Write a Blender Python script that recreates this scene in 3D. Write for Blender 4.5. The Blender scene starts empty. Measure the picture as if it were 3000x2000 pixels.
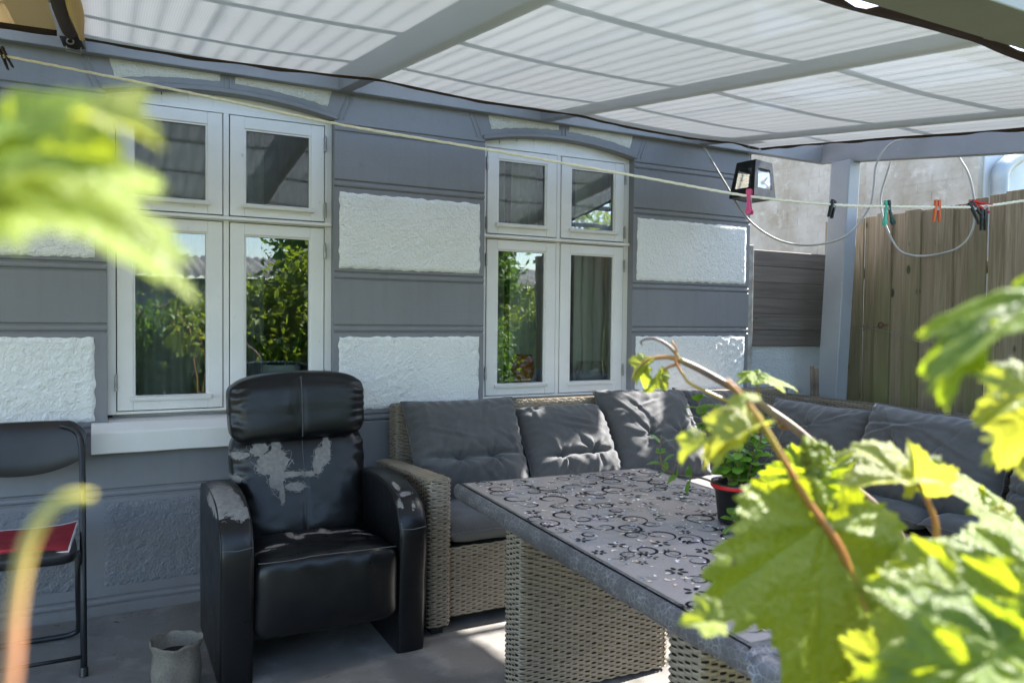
import bpy, math, random
import numpy as np
from mathutils import Vector, Matrix, noise, Quaternion
random.seed(7)
R = math.radians
SC = bpy.context.scene
COL = SC.collection

# ------------------------------------------------------------------ camera
CAM = Vector((0.0, -3.7248, 1.30))
YAW, PITCH, ROLL = 0.484065, -0.029381, 0.010417
FWD = Vector((math.sin(YAW)*math.cos(PITCH), math.cos(YAW)*math.cos(PITCH), math.sin(PITCH)))
_r = Vector((math.cos(YAW), -math.sin(YAW), 0)); _u = _r.cross(FWD)
RGT = math.cos(ROLL)*_r + math.sin(ROLL)*_u
UPV = -math.sin(ROLL)*_r + math.cos(ROLL)*_u
cam = bpy.data.cameras.new('camera'); camo = bpy.data.objects.new('camera', cam); COL.objects.link(camo)
camo.matrix_world = Matrix(((RGT.x, UPV.x, -FWD.x, CAM.x), (RGT.y, UPV.y, -FWD.y, CAM.y), (RGT.z, UPV.z, -FWD.z, CAM.z), (0, 0, 0, 1)))
cam.sensor_width = 36; cam.lens = 27.0; cam.clip_start = 0.02; cam.clip_end = 500
cam.dof.use_dof = True; cam.dof.focus_distance = 3.3; cam.dof.aperture_fstop = 4.2; cam.dof.aperture_blades = 9
SC.camera = camo
def at(u, v, d):           # point at depth d along the sight line of photo pixel (u, v)
    return CAM + d*(FWD + RGT*((u-1500)/2250) - UPV*((v-1000)/2250))

# ------------------------------------------------------------------ sky and sun
SUN_EL, SUN_AZ = R(46), R(2.0)          # azimuth measured from +x, negative = towards the garden side
world = bpy.data.worlds.new('World'); SC.world = world; world.use_nodes = True
wn = world.node_tree.nodes; wl = world.node_tree.links
bg = wn['Background']; sky = wn.new('ShaderNodeTexSky'); sky.sky_type = 'NISHITA'; sky.sun_disc = False
sky.sun_elevation = SUN_EL; sky.sun_rotation = R(90)-SUN_AZ
sky.air_density = 1.0; sky.dust_density = 1.0; sky.ozone_density = 1.2
wl.new(sky.outputs[0], bg.inputs[0]); bg.inputs[1].default_value = 0.125
sl = bpy.data.lights.new('sun', 'SUN'); so = bpy.data.objects.new('sun', sl); COL.objects.link(so)
sl.energy = 5.0; sl.angle = R(0.9); sl.color = (1.0, 0.955, 0.89)
sd = Vector((math.cos(SUN_EL)*math.cos(SUN_AZ), math.cos(SUN_EL)*math.sin(SUN_AZ), math.sin(SUN_EL)))
so.rotation_euler = sd.to_track_quat('Z', 'Y').to_euler(); so.location = (8, -3, 8)
SC.view_settings.view_transform = 'Standard'; SC.view_settings.look = 'None'
SC.view_settings.exposure = 2.64; SC.view_settings.gamma = 1.0
SC.render.engine = 'CYCLES'
SC.cycles.max_bounces = 8; SC.cycles.transparent_max_bounces = 12; SC.cycles.transmission_bounces = 6
SC.cycles.diffuse_bounces = 4; SC.cycles.glossy_bounces = 3
SC.cycles.caustics_reflective = False; SC.cycles.caustics_refractive = False
SC.cycles.sample_clamp_indirect = 6.0

# ------------------------------------------------------------------ object helpers
def link(name, me, mat=None, parent=None, **tags):
    o = bpy.data.objects.new(name, me); COL.objects.link(o)
    if mat is not None and me is not None and len(me.materials) == 0: me.materials.append(mat)
    if parent is not None:
        o.parent = parent
        if parent.type == 'EMPTY': o.matrix_parent_inverse = Matrix.Translation(-parent.location)
    for k, v in tags.items(): o[k] = v
    return o
def thing(name, loc, label, cat, group=None):
    o = bpy.data.objects.new(name, None); COL.objects.link(o); o.location = loc; o.empty_display_size = 0.1
    o['label'] = label; o['category'] = cat
    if group: o['group'] = group
    return o
def tag(o, label, cat, group=None):
    o['label'] = label; o['category'] = cat
    if group: o['group'] = group
    return o
def bevel(o, w=0.003, seg=2):
    m = o.modifiers.new('bevel', 'BEVEL'); m.width = w; m.segments = seg; m.limit_method = 'ANGLE'; m.angle_limit = R(40); return o
def nz(x, y, z, s=1.0): return noise.noise(Vector((x*s, y*s, z*s)))

class MB:
    def __init__(s): s.v = []; s.f = []; s.m = []
    def add(s, vs, fs, mi=0):
        b = len(s.v); s.v += [tuple(p) for p in vs]
        for f in fs: s.f.append([b+i for i in f]); s.m.append(mi)
    def box(s, a, b, mi=0):
        x0, y0, z0 = a; x1, y1, z1 = b
        s.add([(x0,y0,z0),(x1,y0,z0),(x1,y1,z0),(x0,y1,z0),(x0,y0,z1),(x1,y0,z1),(x1,y1,z1),(x0,y1,z1)],
              [(0,3,2,1),(4,5,6,7),(0,1,5,4),(1,2,6,5),(2,3,7,6),(3,0,4,7)], mi); return s
    def obox(s, c, ax, ay, az, mi=0):   # oriented box: centre and three half-extent vectors
        c = Vector(c); P = [c+ax*i+ay*j+az*k for k in (-1,1) for j in (-1,1) for i in (-1,1)]
        s.add(P, [(0,2,3,1),(4,5,7,6),(0,1,5,4),(1,3,7,5),(3,2,6,7),(2,0,4,6)], mi); return s
    def bar(s, p, q, w, h, up=(0,0,1), mi=0):
        p = Vector(p); q = Vector(q); d = q-p; n = Vector(up).cross(d).normalized(); u = d.cross(n).normalized()
        return s.obox((p+q)/2, d/2, n*w/2, u*h/2, mi)
    def tube(s, pts, r, n=8, cap=True, mi=0, closed=False):
        pts = [Vector(p) for p in pts]; rs = r if isinstance(r, (list, tuple)) else [r]*len(pts)
        t0 = (pts[1]-pts[0]).normalized(); a = t0.orthogonal().normalized(); N = len(pts); vs = []
        for i, p in enumerate(pts):
            if closed: t = (pts[(i+1) % N]-pts[i-1]).normalized()
            else: t = (pts[min(i+1, N-1)]-pts[max(i-1, 0)]).normalized()
            a = (a-t*a.dot(t)).normalized(); b = t.cross(a)
            for k in range(n):
                th = 2*math.pi*k/n; vs.append(p+(a*math.cos(th)+b*math.sin(th))*rs[i])
        fs = []
        for i in range(N if closed else N-1):
            j = (i+1) % N
            for k in range(n): fs.append((i*n+k, i*n+(k+1) % n, j*n+(k+1) % n, j*n+k))
        if cap and not closed: fs.append(tuple(range(n-1, -1, -1))); fs.append(tuple((N-1)*n+k for k in range(n)))
        s.add(vs, fs, mi); return s
    def lathe(s, prof, c=(0,0,0), n=32, fn=None, mi=0):
        vs = []; c = Vector(c)
        for (r, z) in prof:
            for k in range(n):
                th = 2*math.pi*k/n; rr, zz = (r, z) if fn is None else fn(r, z, th)
                vs.append(c+Vector((rr*math.cos(th), rr*math.sin(th), zz)))
        fs = []
        for i in range(len(prof)-1):
            for k in range(n): fs.append((i*n+k, i*n+(k+1) % n, (i+1)*n+(k+1) % n, (i+1)*n+k))
        s.add(vs, fs, mi); return s
    def grid(s, nu, nv, fn, mi=0, flip=False):
        vs = [fn(i/nu, j/nv) for j in range(nv+1) for i in range(nu+1)]; fs = []
        for j in range(nv):
            for i in range(nu):
                a = j*(nu+1)+i; q = (a, a+1, a+nu+2, a+nu+1); fs.append(q[::-1] if flip else q)
        s.add(vs, fs, mi); return s
    def poly(s, pts, d, mi=0):           # polygon extruded by vector d
        n = len(pts); pts = [Vector(p) for p in pts]; d = Vector(d)
        s.add(pts+[p+d for p in pts], [tuple(range(n)), tuple(range(2*n-1, n-1, -1))]+[(i, n+i, n+(i+1) % n, (i+1) % n) for i in range(n)], mi); return s
    def mesh(s, name, mats, smooth=False):
        me = bpy.data.meshes.new(name); me.from_pydata(s.v, [], s.f)
        for m in (mats if isinstance(mats, (list, tuple)) else [mats]): me.materials.append(m)
        if len(me.materials) > 1: me.polygons.foreach_set('material_index', s.m)
        if smooth: me.polygons.foreach_set('use_smooth', [True]*len(me.polygons))
        me.update(); return me
    def build(s, name, mats, parent=None, smooth=False, bev=0, **tags):
        o = link(name, s.mesh(name, mats, smooth), None, parent, **tags)
        if bev: bevel(o, bev)
        return o
def smooth_angle(o, a=40):
    me = o.data; me.polygons.foreach_set('use_smooth', [True]*len(me.polygons))
    m = o.modifiers.new('es', 'EDGE_SPLIT'); m.split_angle = R(a); return o
def catmull(pts, n=8):
    P = [Vector(p) for p in pts]; P = [2*P[0]-P[1]]+P+[2*P[-1]-P[-2]]; out = []
    for i in range(1, len(P)-2):
        for k in range(n):
            t = k/n; a, b, c, d = P[i-1], P[i], P[i+1], P[i+2]
            out.append(0.5*((2*b)+(c-a)*t+(2*a-5*b+4*c-d)*t*t+(3*b-a-3*c+d)*t**3))
    out.append(P[-2]); return out

# ------------------------------------------------------------------ material helpers
class NT:
    def __init__(s, name):
        s.m = bpy.data.materials.new(name); s.m.use_nodes = True; s.t = s.m.node_tree; s.t.nodes.clear()
        s.out = s.n('ShaderNodeOutputMaterial'); s._oc = None
    def n(s, typ, **k):
        x = s.t.nodes.new(typ)
        for a, b in k.items(): setattr(x, a, b)
        return x
    def l(s, a, b): s.t.links.new(a, b); return b
    def set(s, sock, v):
        if isinstance(v, bpy.types.NodeSocket): s.l(v, sock)
        elif v is not None:
            if sock.type == 'RGBA' and len(v) == 3: v = (*v, 1)
            sock.default_value = v
    def oc(s, scale=None, rnd=False):
        tc = s.n('ShaderNodeTexCoord'); o = tc.outputs['Object']
        if rnd:
            oi = s.n('ShaderNodeObjectInfo'); mm = s.n('ShaderNodeVectorMath', operation='MULTIPLY_ADD')
            s.l(oi.outputs['Random'], mm.inputs[0]); mm.inputs[1].default_value = (37, 53, 71); s.l(o, mm.inputs[2]); o = mm.outputs[0]
        if scale is not None:
            mp = s.n('ShaderNodeMapping'); s.l(o, mp.inputs[0]); mp.inputs['Scale'].default_value = scale if hasattr(scale, '__len__') else (scale,)*3; o = mp.outputs[0]
        return o
    def noise(s, vec, scale, detail=4, rough=.55, dist=0):
        x = s.n('ShaderNodeTexNoise'); s.l(vec, x.inputs['Vector']); x.inputs['Scale'].default_value = scale; x.inputs['Detail'].default_value = detail
        x.inputs['Roughness'].default_value = rough; x.inputs['Distortion'].default_value = dist; return x.outputs['Fac']
    def vor(s, vec, scale, feature='F1', out='Distance'):
        x = s.n('ShaderNodeTexVoronoi', feature=feature); s.l(vec, x.inputs['Vector']); x.inputs['Scale'].default_value = scale; return x.outputs[out]
    def ramp(s, fac, stops):
        x = s.n('ShaderNodeValToRGB'); s.l(fac, x.inputs[0]); e = x.color_ramp.elements
        while len(e) < len(stops): e.new(.5)
        for el, (p, c) in zip(e, stops): el.position = p; el.color = (*c, 1) if len(c) == 3 else c
        return x.outputs[0]
    def rng(s, fac, a, b, c=0., d=1.):
        x = s.n('ShaderNodeMapRange'); s.set(x.inputs[0], fac); x.inputs[1].default_value = a; x.inputs[2].default_value = b; x.inputs[3].default_value = c; x.inputs[4].default_value = d; return x.outputs[0]
    def math(s, op, a, b=None, clamp=False):
        x = s.n('ShaderNodeMath', operation=op); x.use_clamp = clamp; s.set(x.inputs[0], a)
        if b is not None: s.set(x.inputs[1], b)
        return x.outputs[0]
    def mix(s, fac, a, b, mode='MIX'):
        x = s.n('ShaderNodeMix', data_type='RGBA', blend_type=mode); s.set(x.inputs[0], fac); s.set(x.inputs[6], a); s.set(x.inputs[7], b); return x.outputs[2]
    def bump(s, h, st=.3, dist=.01, prev=None):
        x = s.n('ShaderNodeBump'); s.l(h, x.inputs['Height']); x.inputs['Strength'].default_value = st; x.inputs['Distance'].default_value = dist
        if prev is not None: s.l(prev, x.inputs['Normal'])
        return x.outputs[0]
    def pr(s, **k):
        x = s.n('ShaderNodeBsdfPrincipled')
        for a, v in k.items(): s.set(x.inputs[a.replace('_', ' ')], v)
        return x
    def fin(s, sh):
        s.l(sh if isinstance(sh, bpy.types.NodeSocket) else sh.outputs[0], s.out.inputs[0]); return s.m
    def sep(s, vec):
        x = s.n('ShaderNodeSeparateXYZ'); s.l(vec, x.inputs[0]); return x.outputs
    def mixsh(s, fac, a, b):
        x = s.n('ShaderNodeMixShader'); s.set(x.inputs[0], fac); s.l(a.outputs[0], x.inputs[1]); s.l(b.outputs[0], x.inputs[2]); return x

def simple(name, c, rough=.6, var=.15, vs=6., bs=60., bst=.15, bd=.003, metal=0., c2=None, rnd=False, spec=.5):
    t = NT(name); o = t.oc(rnd=rnd)
    n1 = t.noise(o, vs, 5); c2 = c2 or tuple(x*(1-var*2) for x in c)
    col = t.mix(t.rng(n1, .35, .65), c2, c)
    n2 = t.noise(o, bs, 4)
    p = t.pr(Base_Color=col, Roughness=rough, Metallic=metal, Specular_IOR_Level=spec, Normal=t.bump(n2, bst, bd)); return t.fin(p)

def m_wall():
    t = NT('grey_wall_paint'); o = t.oc()
    n = t.noise(o, 2.2, 6); n2 = t.noise(o, 14, 5); brush = t.noise(t.oc((8, 8, 120)), 1.0, 3)
    c = t.mix(t.rng(n, .3, .7), (.190, .191, .208), (.218, .219, .236))
    c = t.mix(t.math('MULTIPLY', t.rng(n2, .58, .75), .35), c, (.165, .163, .168))
    stk = t.noise(t.oc((22, 22, 1.6)), 1.0, 5); c = t.mix(t.rng(stk, .5, .8, 0, .35), c, (.155, .152, .155)); c = t.mix(t.rng(t.noise(o, .9, 4), .45, .7, 0, .3), c, (.245, .243, .243))
    gz = t.math('ADD', t.sep(o)[2], t.math('MULTIPLY', t.noise(o, 9, 5, .7), .22)); c = t.mix(t.rng(gz, .26, .10, 0, .55), c, (.15, .135, .115))
    h = t.math('ADD', t.math('MULTIPLY', t.noise(o, 45, 5), .7), t.math('MULTIPLY', brush, .35))
    return t.fin(t.pr(Base_Color=c, Roughness=.62, Normal=t.bump(h, .35, .004)))
def m_rough(name, c1, c2, dirt):
    t = NT(name); o = t.oc()
    n = t.noise(o, 3, 5); g = t.noise(o, 70, 6, .6); g2 = t.vor(o, 95)
    c = t.mix(t.rng(n, .3, .7), c1, c2)
    c = t.mix(t.math('MULTIPLY', t.rng(t.noise(o, 22, 6, .7), .60, .78), .5), c, dirt)
    h = t.math('ADD', g, t.math('MULTIPLY', g2, .35))
    return t.fin(t.pr(Base_Color=c, Roughness=.8, Normal=t.bump(h, .9, .010)))
def m_paintwhite():
    t = NT('white_window_paint'); o = t.oc()
    n = t.noise(o, 5, 5); s = t.noise(o, 30, 6, .7)
    c = t.mix(t.rng(n, .3, .7), (.70, .68, .665), (.77, .75, .735))
    c = t.mix(t.math('MULTIPLY', t.rng(s, .66, .74), .6), c, (.42, .36, .28))
    return t.fin(t.pr(Base_Color=c, Roughness=.42, Normal=t.bump(t.noise(t.oc((40, 40, 6)), 2, 4), .12, .003)))
def m_beam(name, a, b):
    t = NT(name); o = t.oc(); n = t.noise(o, 3, 5); g = t.noise(t.oc((5, 5, 5)), 9, 6, .6, .4)
    c = t.mix(t.rng(n, .3, .7), a, b); c = t.mix(t.math('MULTIPLY', t.rng(t.noise(o, 26, 5, .7), .64, .74), .55), c, (.38, .36, .33))
    return t.fin(t.pr(Base_Color=c, Roughness=.5, Normal=t.bump(g, .25, .004)))
def m_concrete():
    t = NT('stained_concrete'); o = t.oc()
    n = t.noise(o, 1.3, 7, .6); n2 = t.noise(o, 7, 6, .65); sp = t.vor(o, 22); fl = t.noise(o, 120, 3)
    c = t.mix(t.rng(n, .32, .68), (.140, .126, .112), (.215, .199, .182))
    c = t.mix(t.rng(n2, .52, .72), c, (.285, .27, .25)); c = t.mix(t.math('MULTIPLY', t.rng(n2, .45, .3), .6), c, (.105, .092, .08))
    c = t.mix(t.math('MULTIPLY', t.math('LESS_THAN', sp, .07), t.rng(n, .45, .55)), c, (.10, .085, .07))
    r = t.rng(n2, .3, .7, .45, .75)
    h = t.math('ADD', t.math('MULTIPLY', n2, .8), t.math('MULTIPLY', fl, .2))
    return t.fin(t.pr(Base_Color=c, Roughness=r, Normal=t.bump(h, .35, .006)))
def m_planks(name, dark, mid, light, green=None, axis='z', knots=True):
    t = NT(name); sc = (60, 60, 2.2) if axis == 'z' else (2.2, 60, 60)
    o = t.oc(rnd=True); mp = t.n('ShaderNodeMapping'); t.l(o, mp.inputs[0]); mp.inputs['Scale'].default_value = sc
    gr = t.noise(mp.outputs[0], 1.0, 6, .6, .8)
    mp2 = t.n('ShaderNodeMapping'); t.l(o, mp2.inputs[0]); mp2.inputs['Scale'].default_value = (9, 9, 1.1) if axis == 'z' else (1.1, 9, 9)
    big = t.noise(mp2.outputs[0], 1.0, 5)
    oi = t.n('ShaderNodeObjectInfo')
    c = t.ramp(gr, [(.25, dark), (.5, mid), (.8, light)])
    c = t.mix(t.rng(big, .35, .7, 0, .6), c, dark)
    c = t.mix(t.rng(oi.outputs['Random'], 0, .5, .5, 0), c, mid); c = t.mix(t.rng(oi.outputs['Random'], .55, 1, 0, .45), c, dark)
    if knots:
        mp3 = t.n('ShaderNodeMapping'); t.l(o, mp3.inputs[0]); mp3.inputs['Scale'].default_value = (9, 9, 4.5) if axis == 'z' else (4.5, 9, 9)
        kv = t.vor(mp3.outputs[0], 1.0); c = t.mix(t.rng(kv, .16, .10), c, tuple(x*.35 for x in dark))
    if green:
        wc = t.n('ShaderNodeNewGeometry'); sp = t.sep(wc.outputs['Position']); gn = t.noise(wc.outputs['Position'], 3.0, 4)
        f = t.math('MULTIPLY', t.rng(t.math('ADD', sp[2], t.math('MULTIPLY', gn, 1.4)), 2.7, 1.3), .75, True)
        f = t.math('MULTIPLY', f, t.rng(oi.outputs['Random'], .1, .7, .25, 1.0))
        c = t.mix(f, c, green)
    return t.fin(t.pr(Base_Color=c, Roughness=.78, Normal=t.bump(gr, .5, .003)))
def m_glass():
    t = NT('window_glass'); f = t.n('ShaderNodeFresnel'); f.inputs[0].default_value = 1.55
    o = t.oc(); w = t.bump(t.noise(o, 3.0, 2), .03, .02)
    g = t.n('ShaderNodeBsdfGlossy'); g.inputs['Roughness'].default_value = 0.0; g.inputs['Color'].default_value = (.95, .97, 1, 1); t.l(w, g.inputs['Normal'])
    tr = t.n('ShaderNodeBsdfTransparent'); tr.inputs[0].default_value = (.86, .90, .88, 1)
    return t.fin(t.mixsh(t.math('MULTIPLY', f.outputs[0], 2.3, True), tr, g))
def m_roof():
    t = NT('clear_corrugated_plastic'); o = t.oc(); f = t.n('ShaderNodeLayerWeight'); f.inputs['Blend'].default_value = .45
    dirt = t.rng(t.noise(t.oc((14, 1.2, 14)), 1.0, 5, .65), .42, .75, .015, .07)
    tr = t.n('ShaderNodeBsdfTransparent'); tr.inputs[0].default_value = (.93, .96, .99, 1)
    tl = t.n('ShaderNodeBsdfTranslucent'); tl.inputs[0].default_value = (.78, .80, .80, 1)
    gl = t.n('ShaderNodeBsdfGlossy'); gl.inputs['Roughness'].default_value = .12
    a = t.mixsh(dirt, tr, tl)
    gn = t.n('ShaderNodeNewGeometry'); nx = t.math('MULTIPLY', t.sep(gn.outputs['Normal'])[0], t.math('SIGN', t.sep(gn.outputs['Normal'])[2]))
    fac = t.rng(t.math('ADD', nx, t.math('MULTIPLY', t.math('SUBTRACT', t.noise(o, 1.6, 3), .5), .7)), -.55, .60, .46, .01)  # opacity by rib side stands in for refraction, striping light on the cloth
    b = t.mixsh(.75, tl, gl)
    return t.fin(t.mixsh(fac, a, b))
def m_cloth(name, warm):
    t = NT(name); o = t.oc(); w = t.n('ShaderNodeTexWave', wave_type='BANDS', bands_direction='X'); t.l(o, w.inputs[0]); w.inputs['Scale'].default_value = 42; w.inputs['Distortion'].default_value = .6; w.inputs['Detail'].default_value = 1
    w2 = t.n('ShaderNodeTexWave', wave_type='BANDS', bands_direction='Y'); t.l(o, w2.inputs[0]); w2.inputs['Scale'].default_value = 60; w2.inputs['Distortion'].default_value = .8
    k = t.math('MULTIPLY', t.rng(w.outputs['Fac'], 0, 1, .80, 1), t.rng(w2.outputs['Fac'], 0, 1, .90, 1))
    base = (.77, .80, .85) if not warm else (.80, .55, .26)
    dark = tuple(x*.62 for x in base)
    c = t.mix(k, dark, base); c = t.mix(t.rng(t.noise(o, 2.5, 5), .5, .8, 0, .2), c, (.6, .57, .52))
    d = t.n('ShaderNodeBsdfDiffuse'); t.l(c, d.inputs[0]); tl = t.n('ShaderNodeBsdfTranslucent'); t.l(c, tl.inputs[0])
    tr = t.n('ShaderNodeBsdfTransparent')
    a = t.mixsh(.066, d, tl)
    return t.fin(t.mixsh(.025, a, tr))
def m_metal(name, c, rough=.35): return simple(name, c, rough, .2, 20, 80, .1, .001, metal=.9)

M = {}
M['wall'] = m_wall()
M['panel'] = m_rough('white_roughcast', (.76, .755, .745), (.83, .825, .82), (.58, .55, .48))
M['cream'] = m_rough('cream_roughcast', (.55, .53, .47), (.63, .61, .55), (.40, .36, .29))
M['plinth'] = m_rough('grey_roughcast', (.185, .19, .208), (.215, .219, .236), (.15, .15, .155))
M['white'] = m_paintwhite()
M['beam'] = m_beam('grey_beam_paint', (.20, .205, .225), (.25, .255, .275))
M['post'] = m_beam('pale_post_paint', (.25, .265, .29), (.31, .325, .35))
M['greenbounce'] = m_beam('green_bounce_tint', (.22, .22, .19), (.27, .27, .23))  # green light reflected onto the front beam, painted into its grey
M['concrete'] = m_concrete()
M['fence'] = m_planks('weathered_fence_wood', (.105, .080, .052), (.29, .225, .155), (.45, .37, .27), (.15, .155, .045))
M['oldwood'] = m_planks('old_brown_board', (.085, .070, .060), (.17, .143, .125), (.26, .225, .20), None, 'x')
M['stick'] = simple('grey_stick_wood', (.22, .17, .13), .8, .25, 9)
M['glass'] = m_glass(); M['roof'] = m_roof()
M['cloth'] = m_cloth('white_shade_net', False); M['cloth2'] = m_cloth('tan_shade_net', True)
M['black'] = simple('black_plastic', (.012, .012, .013), .38, .2)
M['blackpaint'] = simple('black_paint', (.014, .015, .018), .45, .2)
M['steel'] = m_metal('galvanised_steel', (.42, .41, .40), .45)
M['dark'] = simple('dark_gap', (.02, .018, .016), .9)
# ================================================================== ground
def terr():
    mb = MB(); mb.add([(-150,-150,-.05),(150,-150,-.05),(150,150,-.05),(-150,150,-.05)], [(0,1,2,3)])
    t = NT('grass_ground'); o = t.oc(); n = t.noise(o, .8, 6); n2 = t.noise(o, 30, 5)
    c = t.mix(t.rng(n, .35, .65), (.05, .085, .02), (.085, .10, .035)); c = t.mix(t.rng(n2, .55, .75), c, (.12, .10, .06))
    return mb.build('ground', t.fin(t.pr(Base_Color=c, Roughness=.9, Normal=t.bump(n2, .8, .03))), None, kind='structure')
terr()
mb = MB(); NX, NY = 60, 30
mb.grid(NX, NY, lambda u, v: (-2.6+7.1*u, -3.25+3.27*v, .004*nz(7*u, 4*v, 0)*0))
mb.add([(-2.6,-3.25,0),(4.5,-3.25,0),(4.5,-3.25,-.12),(-2.6,-3.25,-.12)], [(0,3,2,1)])
mb.build('patio_floor', M['concrete'], None, kind='structure')

# ================================================================== house
HX0, HX1, ZT = -2.6, 3.70, 4.4
house = thing('house', (0.5, 0.3, 0), 'grey and white rendered house wall with two white casement windows', 'house')
W1, W2 = (-.005, .975), (1.785, 2.767)
ZS, ZSPR, ZCR = .862, 2.255, 2.308           # sill, arch springing, crown
def arch(x, w): u = (2*x-w[0]-w[1])/(w[1]-w[0]); return ZCR-(ZCR-ZSPR)*u*u
GRO = [(2.219), (1.95), (1.503), (1.242), (.798), (.527), (.06)]
def profile(z0, z1):
    pts = [(z0, 0.)]
    ev = []
    for g in GRO:
        for dz in (-.016, .016):
            c = g+dz
            ev += [(c-.0075, 0.), (c-.002, .0075), (c+.002, .0075), (c+.0075, 0.)]
        ev += [(g, -.0015)]
    ev.sort()
    pts += [e for e in ev if z0+.002 < e[0] < z1-.002]; pts.append((z1, 0.)); return pts
def pier(x0, x1, z0, z1, closed=(True, True)):
    pr = profile(z0, z1); n = len(pr); mb = MB()
    nx = max(2, int((x1-x0)/.12))
    vs = []; 
    for (z, d) in pr:
        for i in range(nx+1):
            x = x0+(x1-x0)*i/nx; w = .0022*nz(x*3, 0, z*3)+.001*nz(x*11, 5, z*11)
            vs.append((x, d+(w if 0 < i < nx else 0), z+(.003*nz(x*1.7, z*2, 3) if d else 0)))
    fs = [(j*(nx+1)+i, j*(nx+1)+i+1, (j+1)*(nx+1)+i+1, (j+1)*(nx+1)+i) for j in range(n-1) for i in range(nx)]
    mb.add(vs, fs)
    for s, xx in ((0, x0), (1, x1)):
        a = [(xx, d, z) for (z, d) in pr]; mb.add(a+[(xx, .32, z) for (z, d) in pr], [((i, i+1, n+i+1, n+i) if s else (i, n+i, n+i+1, i+1)) for i in range(n-1)])
    return mb.build('pier', M['wall'], house)
# piers between the openings, full height up to the springing; walls under the windows; arched head above
pier(HX0, W1[0], 0, ZSPR); pier(W1[1], W2[0], 0, ZSPR); pier(W2[1], HX1, 0, ZSPR)
pier(W1[0], W1[1], 0, ZS-.03); pier(W2[0], W2[1], 0, ZS-.03)
def head():
    mb = MB(); xs = list(np.linspace(HX0, W1[0], 8))+list(np.linspace(*W1, 25))+list(np.linspace(W1[1], W2[0], 6))+list(np.linspace(*W2, 25))+list(np.linspace(W2[1], HX1, 8))
    n = len(xs)
    lo = []
    for x in xs:
        z = ZSPR
        for w in (W1, W2):
            if w[0] <= x <= w[1]: z = arch(x, w)
        lo.append(z)
    vs = []; NZ = 10
    for j in range(NZ+1):
        for x, z in zip(xs, lo): vs.append((x, .0015*nz(x*4, 1, j), z+(ZT-z)*j/NZ))
    fs = [(j*n+i, j*n+i+1, (j+1)*n+i+1, (j+1)*n+i) for j in range(NZ) for i in range(n-1)]
    b = len(vs); vs += [(x, .32, z) for x, z in zip(xs, lo)]
    fs += [(b+i, b+i+1, i+1, i) for i in range(n-1)]
    mb.add(vs, fs); return mb.build('arched_wall_head', M['wall'], house)
head()
# side, back and top of the house (a closed room behind the windows)
mb = MB(); mb.box((HX1-.32, .325, 0), (HX1-.001, 3.2, ZT)); mb.build('side_wall', M['wall'], house)
M['roomwall'] = simple('room_wall_paint', (.36, .33, .28), .8)
M['roomfloor'] = simple('room_floor', (.14, .09, .05), .5)
mb = MB(); mb.box((HX0, 3.2, 0), (HX1, 3.4, ZT)); mb.build('back_wall', M['roomwall'], house)
mb = MB(); mb.box((HX0-.2, .325, 0), (HX0-.001, 3.4, ZT)); mb.build('end_wall', M['roomwall'], house)
mb = MB(); mb.box((HX0, .33, .2), (HX1-.33, 3.19, .3)); mb.build('room_floor', M['roomfloor'], house)
mb = MB(); mb.box((HX0-.2, -.02, ZT+.002), (HX1+.02, 3.4, ZT+.15)); mb.build('ceiling', M['roomwall'], house)
mb = MB(); mb.box((1.32, .34, .31), (1.42, 3.19, ZT-.01)); mb.build('partition_wall', M['roomwall'], house)

mb = MB(); mb.box((HX0-.2, -.46, 2.80), (HX1+.10, .0, 2.92)); mb.build('sun_block_eave', M['white'], house)  # unseen overhang added to block sun through the uncovered strip by the wall
def rough_panel(name, poly_fn, nu, nv, mat, amp, seed, th=.008, edge=.007):
    mb = MB(); vs = []
    for j in range(nv+1):
        for i in range(nu+1):
            u, v = i/nu, j/nv; x, z = poly_fn(u, v)
            e = min(i, nu-i, j, nv-j)
            if e == 0:
                x += edge*nz(x*28, z*28, seed)*(1 if i in (0, nu) else 0); z += edge*nz(x*28, z*28, seed+9)*(1 if j in (0, nv) else 0)
            h = th+amp*(1+1.1*nz(x*5, z*5, seed+20))*(.6*nz(x*32, z*38, seed)+.4*nz(x*80, z*85, seed+3))+.0025*nz(x*7, z*7, seed)
            if e == 0: h = .0006
            elif e == 1: h *= .85
            vs.append((x, -max(h, .0008), z))
    fs = [(j*(nu+1)+i, j*(nu+1)+i+1, (j+1)*(nu+1)+i+1, (j+1)*(nu+1)+i) for j in range(nv) for i in range(nu)]
    mb.add(vs, fs); return mb.build(name, mat, house, smooth=True)
def rect(x0, x1, z0, z1): return lambda u, v: (x0+(x1-x0)*u, z0+(z1-z0)*v)
for k, (x0, x1) in enumerate([(-.72, -.052), (1.0, 1.757), (2.795, 3.667)]):
    if k == 0: x0 = -.80
    for q, (z0, z1) in enumerate([(1.540, 1.909), (.842, 1.203)]):
        rough_panel('white_panel', rect(x0, x1, z0, z1), int((x1-x0)/.008), 46, M['panel'], .0036+.0022*q, 11*k+q)
for k, (x0, x1) in enumerate([(HX0+.05, -.10), (-.02, 1.75), (1.80, 3.66)]):
    rough_panel('plinth_panel', rect(x0, x1, .125, .487), int((x1-x0)/.010), 40, M['plinth'], .0060, 40+k, th=.004, edge=.002)
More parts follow.
